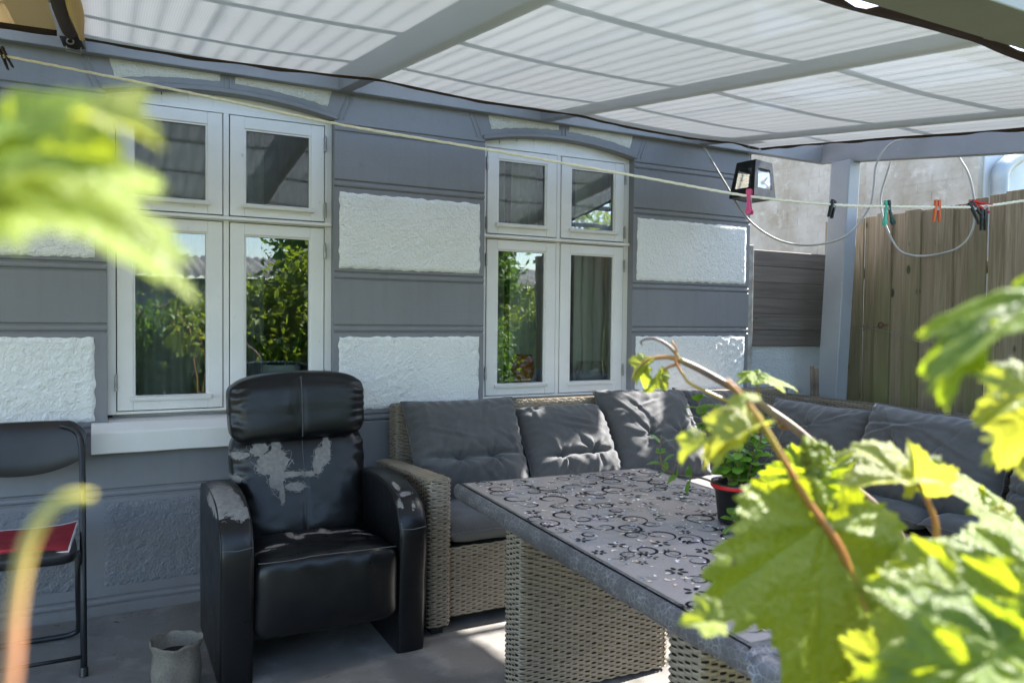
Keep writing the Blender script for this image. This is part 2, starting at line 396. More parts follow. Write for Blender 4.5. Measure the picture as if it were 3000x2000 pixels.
# lintel panels over the arches, raised keystone bands and slanted mouldings
for k, w in enumerate((W1, W2)):
    cx = (w[0]+w[1])/2
    def lp(s, k=k, w=w, cx=cx):
        def f(u, v):
            if s < 0: xi = cx-.033; xo = w[0]+.035-.065*v
            else: xi = cx+.033; xo = w[1]-.035+.065*v
            x = (xo+(xi-xo)*u) if s < 0 else (xi+(xo-xi)*u)
            zb = arch(min(max(x, w[0]), w[1]), w)+.050
            return x, zb+(2.56-zb)*v
        return f
    for s in (-1, 1): rough_panel('lintel_panel', lp(s), 52, 26, M['cream'], .0028, 70+k*4+s, th=.005, edge=.004)
    mb = MB()                                      # arch rib following the opening
    xs = np.linspace(w[0]-.012, w[1]+.012, 30)
    pts = [(x, arch(x, w)) for x in xs]
    vs = []
    for (x, z) in pts: vs += [(x, -.010, z+.003), (x, -.012, z+.020), (x, .002, z+.026), (x, .002, z+.001)]
    fs = []
    for i in range(len(pts)-1):
        for q in range(4): a, b = i*4+q, i*4+(q+1) % 4; fs.append((a, a+4, b+4, b))
    mb.add(vs, fs); mb.build('arch_rib', M['wall'], house, smooth=False)
    for dx in (-.010, .012):
        mb = MB(); mb.bar((cx+dx, -.001, 2.33), (cx+dx, -.001, 2.56), .008, .007, (0, 1, 0)); mb.build('keystone_bead', M['wall'], house)
    for s, x0 in ((-1, w[0]), (1, w[1])):
        for d in (0., .026):
            mb = MB(); mb.tube([(x0+s*(.018+d), 0, 2.262), (x0+s*(.085+d), 0, 2.43), (x0+s*(.115+d), 0, 2.56)], .006, 6); mb.build('slanted_moulding', M['wall'], house)
# window sill under the left window
def sill(x0, x1):
    mb = MB(); pr = [(.10, .845), (-.02, .835), (-.078, .806), (-.083, .800), (-.083, .716), (-.076, .712), (.0, .712)]
    n = len(pr); N = 40; vs = []
    for i in range(N+1):
        x = x0+(x1-x0)*i/N
        for (y, z) in pr: vs.append((x, y+(.0022*nz(x*9, y*30, z*20) if y < 0 else 0), z+.002*nz(x*7, y*20, 5)))
    fs = [(i*n+q, i*n+q+1, (i+1)*n+q+1, (i+1)*n+q) for i in range(N) for q in range(n-1)]
    fs += [tuple(range(n)), tuple(N*n+n-1-q for q in range(n))]
    mb.add(vs, [f[::-1] for f in fs]); return mb.build('window_sill', M['white'], house)
sill(-.066, 1.035); sill(1.72, 2.83)

def window(w, plants=None):
    x0, x1 = w; xm = (x0+x1)/2
    fy0, fy1 = .050, .115
    mb = MB()                                      # outer frame
    ft = .034
    mb.box((x0, fy0, ZS), (x0+ft, fy1, ZSPR)); mb.box((x1-ft, fy0, ZS), (x1, fy1, ZSPR))
    mb.box((x0+ft, fy0+.001, ZS), (x1-ft, fy1, ZS+.012)); mb.box((xm-.0125, fy0+.001, ZS+.012), (xm+.0125, fy1, 1.737)); mb.box((xm-.0125, fy0+.001, 1.761), (xm+.0125, fy1, 2.231))
    mb.box((x0+ft, fy0+.002, 1.737), (x1-ft, fy1, 1.761)); mb.box((x0+ft, fy0+.001, 2.231), (x1-ft, fy1, ZSPR-.005))
    win = mb.build('window', M['white'], house, bev=.002)
    mb = MB(); mb.box((x0+.004, fy0-.020, 1.742), (x1-.004, fy0+.002, 1.758)); mb.build('transom_ledge', M['white'], win, bev=.003)
    # arched boards over the casements
    nb = 9
    for i in range(nb):
        a, b = x0+.006+(x1-x0-.012)*i/nb, x0+.006+(x1-x0-.012)*(i+1)/nb-.004
        za, zb = arch(a, w)+.006, arch(b, w)+.006
        mb = MB(); mb.poly([(a, fy0+.004, 2.246), (b, fy0+.004, 2.246), (b, fy0+.004, zb), (a, fy0+.004, za)], (0, .02, 0)); mb.build('arch_board', M['white'], win, bev=.0015)
        if i < nb-1:
            mb = MB(); mb.tube([(b+.002, fy0+.006, 2.246), (b+.002, fy0+.006, min(za, zb)-.004)], .0035, 6); mb.build('board_bead', M['white'], win)
    mb = MB(); mb.box((x0+.03, fy0+.030, ZS+.01), (x1-.03, fy0+.034, 2.25)); 
    # dark rebate visible in the gaps around the casements: four thin strips per casement
    for (a, b) in ((x0+ft, xm-.0125), (xm+.0125, x1-ft)):
        for (c, d, g0, g1) in ((ZS+.012, 1.737, .938, 1.680), (1.761, 2.231, 1.822, 2.172)):
            g = .0042; a2, b2, c2, d2 = a+g, b-g, c+g, d-g
            mb = MB(); st = .006
            for (p, q) in (((a, fy0+.028, c), (a+st+g, fy0+.034, d)), ((b-st-g, fy0+.028, c), (b, fy0+.034, d)), ((a+st+g, fy0+.028, c), (b-st-g, fy0+.034, c+st+g)), ((a+st+g, fy0+.028, d-st-g), (b-st-g, fy0+.034, d))): mb.box(p, q)
            mb.build('rebate', M['dark'], win)
            sw = .064 if True else 0
            gx0, gx1 = a2+sw, b2-sw
            mb = MB(); y0, y1 = fy0-.004, fy0+.026
            mb.box((a2, y0, c2), (gx0, y1, d2)); mb.box((gx1, y0, c2), (b2, y1, d2)); mb.box((gx0, y0+.0005, c2), (gx1, y1, g0)); mb.box((gx0, y0+.0005, g1), (gx1, y1, d2))
            mb.build('casement', M['white'], win, bev=.0025)
            mb = MB(); mw = .008                  # glazing moulding round the pane
            for (p, q) in (((gx0, y0+.006, g0), (gx0+mw, y0+.017, g1)), ((gx1-mw, y0+.006, g0), (gx1, y0+.017, g1)), ((gx0+mw, y0+.006, g1-mw), (gx1-mw, y0+.017, g1))): mb.box(p, q)
            mb.build('glazing_bead', M['white'], win)
            mb = MB(); mb.obox(((gx0+gx1)/2, y0-.003, g0-.006), Vector(((gx1-gx0)/2+.014, 0, 0)), Vector((0, .012, .004)), Vector((0, -.002, .008))); mb.build('weather_bar', M['white'], win, bev=.0015)
            mb = MB(); mb.box((gx0, y0+.0175, g0-.002), (gx1, y0+.0215, g1)); mb.build('pane', M['glass'], win)
    for (hz) in (2.145, 1.825, 1.625, 1.005):
        for (hx, s) in ((x0+ft, -1), (x1-ft, 1)):
            mb = MB(); mb.tube([(hx, fy0-.009, hz-.040), (hx, fy0-.009, hz-.001)], .0062, 8); mb.tube([(hx, fy0-.009, hz+.001), (hx, fy0-.009, hz+.030)], .0054, 8); mb.tube([(hx, fy0-.009, hz+.030), (hx, fy0-.009, hz+.036)], [.005, .002], 8)
            mb.box((hx-.006, fy0-.0075, hz-.036), (hx+.006, fy0-.002, hz+.028)); mb.build('hinge', M['steel'], win)
    mb = MB(); mb.box((x0+.02, .12, ZS-.02), (x1-.02, .42, ZS+.012)); mb.build('inner_sill', M['white'], win)
    return win
window(W1); window(W2)

# ================================================================== pergola
SL = .13
def rz(y): return 2.385+SL*(y+.05)                # underside of the rafters = plane of the shade cloth
perg = thing('pergola', (1.0, -1.3, 0), 'grey painted timber pergola with clear corrugated roof against the house', 'pergola')
def beam(name, p, q, w, h, mat=None, bev=.004):   # p, q: centre of the lower face
    p = Vector(p)+Vector((0, 0, h/2)); q = Vector(q)+Vector((0, 0, h/2))
    mb = MB(); mb.bar(p, q, w, h); return mb.build(name, mat or M['beam'], perg, bev=bev)
beam('wall_plate', (HX0, -.0265, 2.392), (4.36, -.0265, 2.380), .047, .15)
RH = .150; YF = -2.52
for xl in (-1.25, -.135, .982, 2.097, 3.221):
    x = xl+.031
    beam('rafter', (x, -.051, rz(-.051)), (x, YF-.2, rz(YF-.2)), .062, RH)
beam('side_beam', (4.325, -.055, rz(-.055)-.006), (4.325, -3.05, rz(-3.05)-.006), .075, .130)
beam('front_beam', (-2.2, YF-.125, rz(YF)-.066), (4.28, YF-.125, rz(YF)-.066), .14, .075, M['greenbounce'])
# post, slightly out of plumb
mb = MB(); pw = .105
a = Vector((4.255, -.165, 0)); mb.bar((4.20, -.215, 0.0), (4.305, -.235, rz(-.23)-.008), pw, pw+.045, (0, 1, 0)); post = mb.build('post', M['post'], perg, bev=.006)
LY = [-.20, -.80, -1.36, -1.95, -2.55]
for y in LY:
    z = rz(y)+RH+.001; beam('roof_batten', (HX0, y, z), (4.62, y, z), .048, .038)
# corrugated sheets
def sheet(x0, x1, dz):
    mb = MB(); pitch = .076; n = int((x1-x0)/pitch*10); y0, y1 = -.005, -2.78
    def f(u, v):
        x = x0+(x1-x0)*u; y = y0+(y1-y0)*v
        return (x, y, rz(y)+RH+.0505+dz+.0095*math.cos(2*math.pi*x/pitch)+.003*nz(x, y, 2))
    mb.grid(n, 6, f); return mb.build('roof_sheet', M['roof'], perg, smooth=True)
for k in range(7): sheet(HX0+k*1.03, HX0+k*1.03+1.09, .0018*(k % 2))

# ================================================================== shade cloth
def cloth_z(x, y):
    z = rz(y)-.004
    for a, b in ((-.1, .985), (1.045, 2.1), (2.16, 3.22)):
        if a < x < b:
            u = (x-a)/(b-a); z -= .016*math.sin(math.pi*u)**.8+.004*math.sin(math.pi*u)*nz(x*3, y*3, 1)
    if x > 3.28: z -= .03*(x-3.28)
    return z
def hem_y(x):   # wall-side edge
    return -.40-.11*math.sin(math.pi*min(max((x+.09)/2.3, 0), 1))+.12*max(0, (x-2.2)/1.3)+.004*math.sin(x*9)
def front_y(x): return -2.455-.03*math.sin(x*2.1)-.012*math.sin(x*7.5)
XL, XR = -.088, 3.487
def right_x(v): return XR-.015*math.sin(v*7)-.008*math.sin(v*19)
def cl_pt(u, v):
    x = XL+(right_x(v)-XL)*u; y = hem_y(x)+(front_y(x)-hem_y(x))*v
    return Vector((x, y, cloth_z(x, y)))
shade = thing('shade_cloth', (1.7, -1.4, 2.2), 'white woven shade net stretched under the pergola rafters with dark hem', 'shade cloth')
mb = MB(); mb.grid(120, 60, cl_pt); mb.build('net', M['cloth'], shade, smooth=True)
t = NT('brown_hem_tape'); w = t.n('ShaderNodeTexWave', wave_type='BANDS', bands_direction='X'); t.l(t.oc(), w.inputs[0]); w.inputs['Scale'].default_value = 55
M['hem'] = t.fin(t.pr(Base_Color=t.mix(w.outputs['Fac'], (.018, .012, .010), (.055, .022, .010)), Roughness=.75))
def hem(path, name='hem', w=.026, drop=.35, par=shade, seed=1):
    mb = MB(); N = len(path); vs = []
    for i, p in enumerate(path):
        a = path[max(i-1, 0)]; b = path[min(i+1, N-1)]; d = (b-a).normalized(); s = d.cross(Vector((0, 0, 1))).normalized()
        k = nz(i*.23, seed, 0); dn = Vector((0, 0, -1))*(drop+.5*k)*w
        vs += [p+Vector((0, 0, .001)), p-Vector((0, 0, .003))+s*w*.5+dn*.5, p-Vector((0, 0, .004))+s*w*(.8+.3*k)+dn*1.4]
    fs = [(i*3+q, i*3+q+1, (i+1)*3+q+1, (i+1)*3+q) for i in range(N-1) for q in range(2)]
    mb.add(vs, fs); o = mb.build(name, M['hem'], par, smooth=True); m = o.modifiers.new('sol', 'SOLIDIFY'); m.thickness = .0022; return o
hem([cl_pt(i/100, 0) for i in range(100, -1, -1)], w=.012, drop=.2)
hem([cl_pt(1, i/60) for i in range(60, -1, -1)], w=.020, drop=.15, seed=3)
hem([cl_pt(i/90, 1) for i in range(91)], w=.055, drop=-.1, seed=5)
# second, tan cloth on the left, with its rolled edge, eyelet tab and hook
shade2 = thing('shade_cloth', (-.9, -1.4, 2.2), 'tan shade net lit from above in the top left corner', 'shade cloth')
def cl2(u, v):
    x = -2.3+(2.3-.16)*u; y = -.47+(-2.45+.47)*v; return Vector((x, y, rz(y)-.006-.015*math.sin(math.pi*u)))
mb = MB(); mb.grid(40, 40, cl2); mb.build('net', M['cloth2'], shade2, smooth=True)
hem([cl2(1-i/60, 0) for i in range(61)], w=.022, par=shade2, seed=7)
strap = thing('strap', (-.13, -.6, 2.3), 'dark strap folded at the cloth corner with a metal eyelet and hook', 'strap')
mb = MB(); vs = []; P = []
for i in range(40):
    v = i/39; y = -2.3+(2.3-.50)*v; z = rz(y)-.012-.020*(v > .62)*((v-.62)/.38)**1.0-.010*math.sin(v*5)
    wv = .050-.010*math.sin(v*9); x = -.155+.012*math.sin(v*6)+.02*v
    tw = .15+.6*v
    vs += [(x, y, z+.004), (x+wv*.5, y, z-.016*tw-.004), (x+wv, y, z-.004*tw+.008*math.sin(v*14))]
mb.add(vs, [(i*3+q, i*3+q+1, (i+1)*3+q+1, (i+1)*3+q) for i in range(39) for q in range(2)])
o = mb.build('webbing', M['hem'], strap, smooth=True); m = o.modifiers.new('s', 'SOLIDIFY'); m.thickness = .003
mb = MB(); vs = []
for i in range(30):
    v = i/29; y = -2.2+(2.2-.49)*v; z = rz(y)-.014-.012*v; r = .012+.005*math.sin(v*11)
    for q in range(7): th = math.pi*(.1+1.0*q/6); vs.append((-.100+.020*v+r*math.cos(th)*1.4, y, z-r*math.sin(th)*1.2))
mb.add(vs, [(i*7+q, i*7+q+1, (i+1)*7+q+1, (i+1)*7+q) for i in range(29) for q in range(6)]); mb.build('rolled_edge', M['cloth2'], strap, smooth=True)
tb = Vector((-.118, -.475, rz(-.475)-.045))
mb = MB(); mb.poly([tb+Vector(q) for q in ((-.035, 0, .02), (.030, .004, .028), (.048, .006, -.012), (.02, .004, -.020), (-.022, 0, -.016))], (.0, .004, .001)); mb.build('corner_tab', M['black'], strap)
mb = MB(); mb.tube([tb+Vector((.0+.011*math.cos(a), -.004, .004+.009*math.sin(a))) for a in np.linspace(0, 2*math.pi, 20)[:-1]], .0028, 6, closed=True); mb.build('eyelet', M['steel'], strap, smooth=True)
mb = MB(); mb.tube([tb+Vector(q) for q in ((-.012, -.004, -.014), (-.012, -.004, -.030), (.034, .0, -.034), (.034, .0, -.012))], .0022, 6); mb.build('hook', M['steel'], strap)

# ================================================================== garden fence, plank screen, low wall, neighbour
fence = thing('board_fence', (4.58, -1.4, 0), 'tall weathered vertical board fence on the right with greenish stains', 'fence')
bw = .1035; bm = MB(); bm.box((-.010, -.056, 0), (.010, .056, 2.06)); bme = bm.mesh('fence_board', M['fence'])
y = .07; k = 0
while y > -4.2:
    h = 1.0+random.uniform(-.004, .004)+(.006 if y < -.88 else 0)+(.009 if y < -1.02 else 0)
    o = link('board', bme, None, fence); o.location = (4.56+(.021 if k % 2 else 0)+random.uniform(-.002, .002), y, -.04); o.rotation_euler = (random.uniform(-.003, .003), 0, random.uniform(-.02, .02)); o.scale = (1, random.uniform(.97, .995), h); bevel(o, .002)
    y -= bw+(.008 if abs(y+.98) < .06 else 0); k += 1
for z in (.5, 1.6): 
    mb = MB(); mb.box((4.594, -4.2, z), (4.64, .15, z+.07)); mb.build('rail', M['fence'], fence)
screen = thing('plank_screen', (4.1, .04, 1.13), 'dark brown screen of six horizontal planks between house corner and post', 'screen')
pm = MB(); pm.box((-.40, -.011, -.0531), (.40, .011, .0531)); pme = pm.mesh('screen_plank', M['oldwood'])
for i in range(6):
    o = link('plank', pme, None, screen); o.location = (4.127, .045+random.uniform(-.002, .002), 1.135+.0535+.1062*i); o.rotation_euler = (0, R(.35), 0); bevel(o, .0045)
mb = MB(); mb.box((3.708, .012, .02), (3.752, .062, 1.80)); mb.build('upright', simple('flaky_pale_paint', (.42, .43, .42), .7, .2, 12, 40, .4, .004, c2=(.25, .22, .18)), screen, bev=.004)
M['lowwall'] = m_rough('stained_white_wall', (.50, .52, .53), (.62, .64, .66), (.22, .22, .17))
mb = MB(); mb.grid(30, 30, lambda u, v: (3.72+1.0*u, .062+.004*nz(u*6, v*6, 3), 1.15*v)); mb.add([(3.72,.062,1.15),(4.72,.062,1.15),(4.72,.2,1.15),(3.72,.2,1.15)], [(0,1,2,3)])
tag(mb.build('low_wall', M['lowwall'], None, smooth=True), 'stained white low wall under the brown plank screen', 'wall')
for i, (u, v0, v1, lab, du) in enumerate([(2380, 1071, 1230, 'grey stick leaning at the low white wall left of the post', 4), (2393, 1078, 1230, 'thin brown stick leaning close behind the left stick by the post', 2), (2480, 1100, 1230, 'grey stick leaning at the fence right of the post', -28)]):
    d = 4.85 if i < 2 else 5.12
    p = at(u, v0, d); q = at(u+du, v1+260, d); q.z = .0
    mb = MB(); mb.bar(p, q, .028, .014, (0, 1, 0)); tag(mb.build('stick', M['stick'], None, bev=.003), lab, 'stick')
# wire with rusty eye screw on the fence
M['rust'] = simple('rusty_iron', (.14, .05, .03), .8, .3)
wire = thing('fence_wire', (4.53, -.6, 1.2), 'thin twisted wire running across the fence boards from a rusty eye', 'wire')
def onfence(u, v, x=4.525):
    d = FWD+RGT*((u-1500)/2250)-UPV*((v-1000)/2250); return CAM+d*((x-CAM.x)/d.x)
pts = [onfence(*q) for q in ((2484, 956), (2520, 962), (2550, 958), (2566, 952))]; mb = MB(); mb.tube(catmull(pts, 5), .0022, 5); mb.build('wire_strand', M['steel'], wire)
pts = [onfence(*q) for q in ((2550, 960), (2620, 977), (2690, 1001), (2800, 1035), (2900, 1062), (3000, 1080), (3100, 1095))]; mb = MB(); mb.tube(catmull(pts, 6), .0022, 5); mb.build('wire_strand', M['steel'], wire)
e = onfence(2580, 952); mb = MB(); mb.tube([e+Vector((0, .017*math.cos(a), .017*math.sin(a))) for a in np.linspace(0, 2*math.pi, 16)[:-1]], .004, 6, closed=True); mb.tube([e+Vector((0, -.02, .002)), e+Vector((.01, -.05, .003))], .004, 6); mb.build('eye_screw', M['rust'], wire)

# neighbour: whitewashed brick side wall, pale blue wall beyond, drain pipe
M['brick'] = None
t = NT('whitewashed_brick'); geo = t.n('ShaderNodeNewGeometry'); o = geo.outputs['Position']
n = t.noise(o, 2.3, 6, .65); n2 = t.noise(o, 9, 6, .7); oi = t.n('ShaderNodeObjectInfo')
c = t.mix(t.rng(n, .40, .62), (.42, .405, .375), (.29, .265, .215)); c = t.mix(t.rng(n2, .55, .7, 0, .7), c, (.52, .51, .49)); c = t.mix(t.rng(oi.outputs['Random'], 0, 1, 0, .05), c, (.27, .25, .21))
M['brick'] = t.fin(t.pr(Base_Color=c, Roughness=.85, Normal=t.bump(n2, .5, .006)))
M['mortar'] = simple('whitewashed_mortar', (.37, .365, .345), .9, .15, 5, 60, .4, .004, c2=(.27, .255, .225))
nh = thing('neighbour_house', (5.7, 1.0, 0), 'whitewashed brick side wall of the house next door behind the fence', 'house')
XN, YN = 5.6, -.325
mb = MB(); mb.box((XN+.0012, YN, -.05), (XN+2.0, 3.6, 2.95)); mb.build('wall', M['brick'], nh)
bb = MB(); bb.box((-.003, -.1165, -.0325), (.003, .1165, .0325)); bbm = bb.mesh('brick', M['brick'])
hb = MB(); hb.box((-.003, -.0575, -.0325), (.003, .0575, .0325)); hbm = hb.mesh('half_brick', M['brick'])
zc = 1.38; row = 0; cnt = 0
while zc < 2.86:
    y = YN+.004+(.112 if row % 2 == 0 else .053)
    if row % 2: pass
    first = True
    while y < 1.95:
        hlf = first and row % 2 == 1
        oo = link('brick', hbm if hlf else bbm, None, nh); oo.location = (XN+.0030+random.uniform(-.0010, .0010), y, zc+random.uniform(-.002, .002)); oo.rotation_euler = (random.uniform(-.012, .012), 0, random.uniform(-.01, .01)); cnt += 1
        y += (.053+.112 if hlf else .224)+.012; first = False
    zc += .069; row += 1
M['palewall'] = simple('pale_blue_wall', (.50, .55, .60), .7, .06, 4, 40, .2, .004)
mb = MB(); mb.box((XN+.06, YN-.014, -.05), (XN+2.0, YN-.001, 2.95)); mb.build('end_wall', M['palewall'], nh)
def onx(u, v, x):
    d = FWD+RGT*((u-1500)/2250)-UPV*((v-1000)/2250); return CAM+d*((x-CAM.x)/d.x)
def ony(u, v, y):
    d = FWD+RGT*((u-1500)/2250)-UPV*((v-1000)/2250); return CAM+d*((y-CAM.y)/d.y)
pp = [ony(q[0], q[1], YN-.085) for q in ((2929, 760), (2929, 540), (2932, 505), (2955, 476), (2985, 455), (3010, 430))]
pp[0].z = 0
mb = MB(); mb.tube([pp[0]]+catmull(pp[1:], 6), .058, 16); 
dp = thing('drain_pipe', (pp[0].x, pp[0].y, 0), 'grey plastic drain pipe with bend on the pale blue end wall', 'pipe')
M['pipe'] = simple('grey_pipe', (.30, .34, .37), .45, .1)
mb.build('pipe', M['pipe'], dp, smooth=True)
for q in (2, 4):
    a = pp[1] if q == 2 else pp[4]; d = Vector((0, 0, 1)) if q == 2 else (pp[5]-pp[4]).normalized()
    mb = MB(); mb.tube([a-d*.012, a+d*.012], .056, 16); mb.build('socket', M['pipe'], dp)
# ================================================================== soft shapes
def softbox(hx, hy, hz, k=6., res=(24, 12, 24), fn=None):
    """rounded, deformable box around the origin; fn(p, q) moves point p (q = same point on the unit cube)"""
    mb = MB()
    def face(ax, sgn):
        a, b = [i for i in range(3) if i != ax]
        def f(u, v):
            q = [0, 0, 0]; q[ax] = sgn; q[a] = 2*u-1; q[b] = 2*v-1
            n = sum(abs(c)**k for c in q)**(1/k); p = Vector((q[0]/n*hx, q[1]/n*hy, q[2]/n*hz))
            return fn(p, Vector(q)) if fn else p
        mb.grid(res[a], res[b], f, flip=(sgn > 0) ^ (ax != 1))
    for ax in range(3):
        for s in (-1, 1): face(ax, s)
    return mb
def weld(o, d=.0004):
    m = o.modifiers.new('weld', 'WELD'); m.merge_threshold = d; return o
def peel(t, blobs, axes, seed=0., amp=.55, sc=26.):
    tc = t.oc(); s = t.sep(tc); A, B = s[axes[0]], s[axes[1]]
    best = None
    for (cx, cy, rx, ry) in blobs:
        dx = t.math('MULTIPLY', t.math('SUBTRACT', A, cx), .80/rx); dy = t.math('MULTIPLY', t.math('SUBTRACT', B, cy), .80/ry)
        d = t.math('ADD', t.math('MULTIPLY', dx, dx), t.math('MULTIPLY', dy, dy)); best = d if best is None else t.math('MINIMUM', best, d)
    n = t.noise(tc, sc, 4, .5, .9); n2 = t.noise(tc, 75, 2)
    v = t.math('ADD', best, t.math('MULTIPLY', t.math('SUBTRACT', n, .5), amp*5)); v = t.math('ADD', v, t.math('MULTIPLY', t.math('SUBTRACT', n2, .5), .7))
    return v
def m_leather(name, blobs=None, axes=(0, 2), thr=1.0, sc=26., wr=1.0, zmin=None):
    t = NT(name); o = t.oc(); g = t.vor(o, 420); wv = t.noise(o, 14, 5, .6, 1.2); sm = t.noise(o, 4, 3)
    h = t.math('ADD', t.math('MULTIPLY', wv, .6*wr), t.math('MULTIPLY', g, .12))
    base = t.mix(t.rng(sm, .35, .7), (.0045, .0045, .0052), (.009, .0088, .009)); rough = t.rng(t.noise(o, 9, 5), .3, .7, .27, .38)
    col = base; nrm = t.bump(h, .28, .006)
    if blobs:
        v = peel(t, blobs, axes, sc=sc); 
        if zmin: v = t.math('ADD', v, t.rng(t.math('ADD', t.sep(o)[2], t.math('MULTIPLY', t.noise(o, 30, 3), .05)), zmin+.04, zmin, 0, 6))
        f = t.math('LESS_THAN', v, thr)
        ck = t.vor(t.oc(), 34, 'DISTANCE_TO_EDGE'); f = t.math('MAXIMUM', f, t.math('MULTIPLY', t.math('LESS_THAN', ck, .022), t.math('LESS_THAN', v, thr+.9)))
        edge = t.rng(v, thr, thr+.7, 1, 0)
        fab = t.mix(t.rng(t.noise(o, 60, 5), .3, .7), (.17, .155, .145), (.27, .25, .235)); fab = t.mix(t.rng(t.noise(o, 400, 2), .4, .7, 0, .4), fab, (.12, .11, .10))
        lifted = t.mix(t.math('MULTIPLY', edge, .8), base, (.030, .030, .034))
        col = t.mix(f, lifted, fab); rough = t.mix(f, rough, (.9, .9, .9)); 
        hh = t.math('MULTIPLY', t.rng(v, thr-.12, thr+.12), 1.0); nrm = t.bump(hh, .8, .0035, nrm)
    return t.fin(t.pr(Base_Color=col, Roughness=rough, Specular_IOR_Level=.36, Normal=nrm))
M['leather'] = m_leather('black_leather')
M['leather_back'] = m_leather('peeling_leather_back', [(.48,.727,.030,.012),(.55,.748,.030,.022),(.616,.760,.016,.045),(.600,.695,.050,.038),(.612,.628,.022,.040),(.632,.570,.010,.03),(.689,.592,.035,.014),(.675,.645,.055,.010),(.785,.668,.016,.030),(.829,.735,.014,.040),(.80,.70,.022,.03),(.745,.640,.02,.010),(.464,.634,.016,.012)], thr=1.0)
M['leather_seat'] = m_leather('peeling_leather_seat', [(.643,-.600,.012,.05),(.655,-.675,.022,.04),(.703,-.640,.04,.012),(.775,-.63,.02,.04),(.796,-.664,.03,.02),(.86,-.68,.05,.014),(.907,-.75,.04,.012),(.555,-.782,.03,.012),(.497,-.812,.03,.010)], (0, 1))
M['leather_armL'] = m_leather('peeling_leather_arm', [(.365,-.75,.045,.14),(.40,-.87,.035,.075),(.355,-.91,.012,.03)], (0, 1), sc=22, zmin=.575)
M['leather_armR'] = m_leather('worn_leather_arm', [(1.02,-.80,.008,.03),(1.035,-.86,.02,.010),(1.05,-.93,.006,.02),(1.00,-.905,.008,.015)], (0, 1), sc=40, wr=1.8, zmin=.55)
M['thread'] = simple('grey_thread', (.10, .10, .105), .7)

# ================================================================== recliner
rec = thing('recliner', (.72, -.6, 0), 'worn black leather recliner with peeling backrest below the left window', 'armchair')
prof = [(-.925, 0), (-.945, .20), (-.957, .42), (-.952, .49), (-.930, .545), (-.892, .585), (-.84, .612), (-.76, .632), (-.65, .642), (-.5, .638), (-.36, .618), (-.30, .59), (-.285, .50), (-.30, 0)]
def arm(x0, x1, mat, seed):
    P = catmull([(0, y, z) for y, z in prof[1:12]], 6); P = [Vector((0, -.925, 0))]+P+[Vector((0, -.285, .50)), Vector((0, -.30, 0))]
    n = len(P); xs = [x0, x0+.004, x0+.016, (x0*2+x1)/3, (x0+x1*2)/3, x1-.016, x1-.004, x1]; vs = []
    cy, cz = -.62, .30
    for k, x in enumerate(xs):
        ins = (.012, .004, 0, -.003, -.003, 0, .004, .012)[k]
        for p in P:
            d = Vector((0, p.y-cy, p.z-cz)).normalized(); w = .0025*nz(x*20, p.y*9, p.z*9+seed)
            z = p.z-d.z*(ins-w) if p.z > .03 else p.z
            vs.append((x, p.y-d.y*(ins-w), max(z, 0)))
    fs = []
    for k in range(len(xs)-1):
        for i in range(n-1): fs.append((k*n+i, k*n+i+1, (k+1)*n+i+1, (k+1)*n+i))
    m = len(xs)-1
    def cap(k, flip):
        # fan grid inside the outline, slightly puffed
        c = len(vs); out = -1 if k == 0 else 1
        x = xs[k]; rings = 4
        for r in range(1, rings+1):
            s = 1-r/rings
            for i in range(n):
                q = vs[k*n+i]; vs.append((x+out*.006*math.sin(math.pi*.5*(1-s)), cy+(q[1]-cy)*s, cz+(q[2]-cz)*s))
        prev = k*n
        for r in range(rings):
            cur = c+r*n
            for i in range(n):
                j = (i+1) % n; f = (prev+i, prev+j, cur+j, cur+i); fs.append(f[::-1] if flip else f)
            prev = cur
    cap(0, False); cap(m, True)
    mb = MB(); mb.add(vs, fs); o = mb.build('arm', mat, rec, smooth=True); 
    mo = o.modifiers.new('es', 'EDGE_SPLIT'); mo.split_angle = R(50)
    for x in (x0+.003, x1-.003):
        pts = [Vector((x, p.y+(.0 if p.z < .02 else 0), p.z)) for p in P[:-2]]
        pts = [p+Vector((0, -.62-p.y, .3-p.z)).normalized()*.006 for p in pts]
        sm = MB(); sm.tube(pts, .0028, 6); sm.build('piping', M['leather'], o, smooth=True)
    sm = MB(); sm.tube([(x0+.004, -.9545, .492), ((x0+x1)/2, -.9575, .488), (x1-.004, -.9545, .494)], .0018, 5); sm.build('stitching', M['thread'], o)
    return o
arm(.336, .448, M['leather_armL'], 1); arm(.984, 1.093, M['leather_armR'], 5)
def fn_foot(p, q):
    x, y, z = p; 
    b = .020*(1-(q.x)**4)*(1-abs(q.z)**3)*(1 if q.y < 0 else 0); w = .004*nz(x*7, z*9, 2)+.003*nz(x*18, z*4, 6)
    if q.z > .6: w += .004*math.sin(x*55+3*nz(x*9, 1, 1))*max(0, (q.z-.6)/.4)*(q.y < 0)
    return Vector((.716+x, -.875+y-b-w, .292+z+.006*nz(x*6, y*6, 1)+.010*(1-q.x**2)*(q.z > .5)))
o = weld(softbox(.266, .085, .142, 9, (30, 8, 18), fn_foot).build('footrest', M['leather'], rec, smooth=True))
def fn_seat(p, q):
    x, y, z = p; s = (y+.22)/.44
    top = (q.z > 0)*(.018*(1-q.x**4)*(1-q.y**4)+.005*nz(x*9, y*9, 4)+.004*nz(x*22, y*14, 8))
    return Vector((.716+x, -.66+y, .375+z-.045*s+top))
weld(softbox(.262, .225, .062, 7, (32, 26, 8), fn_seat).build('seat', M['leather_seat'], rec, smooth=True))
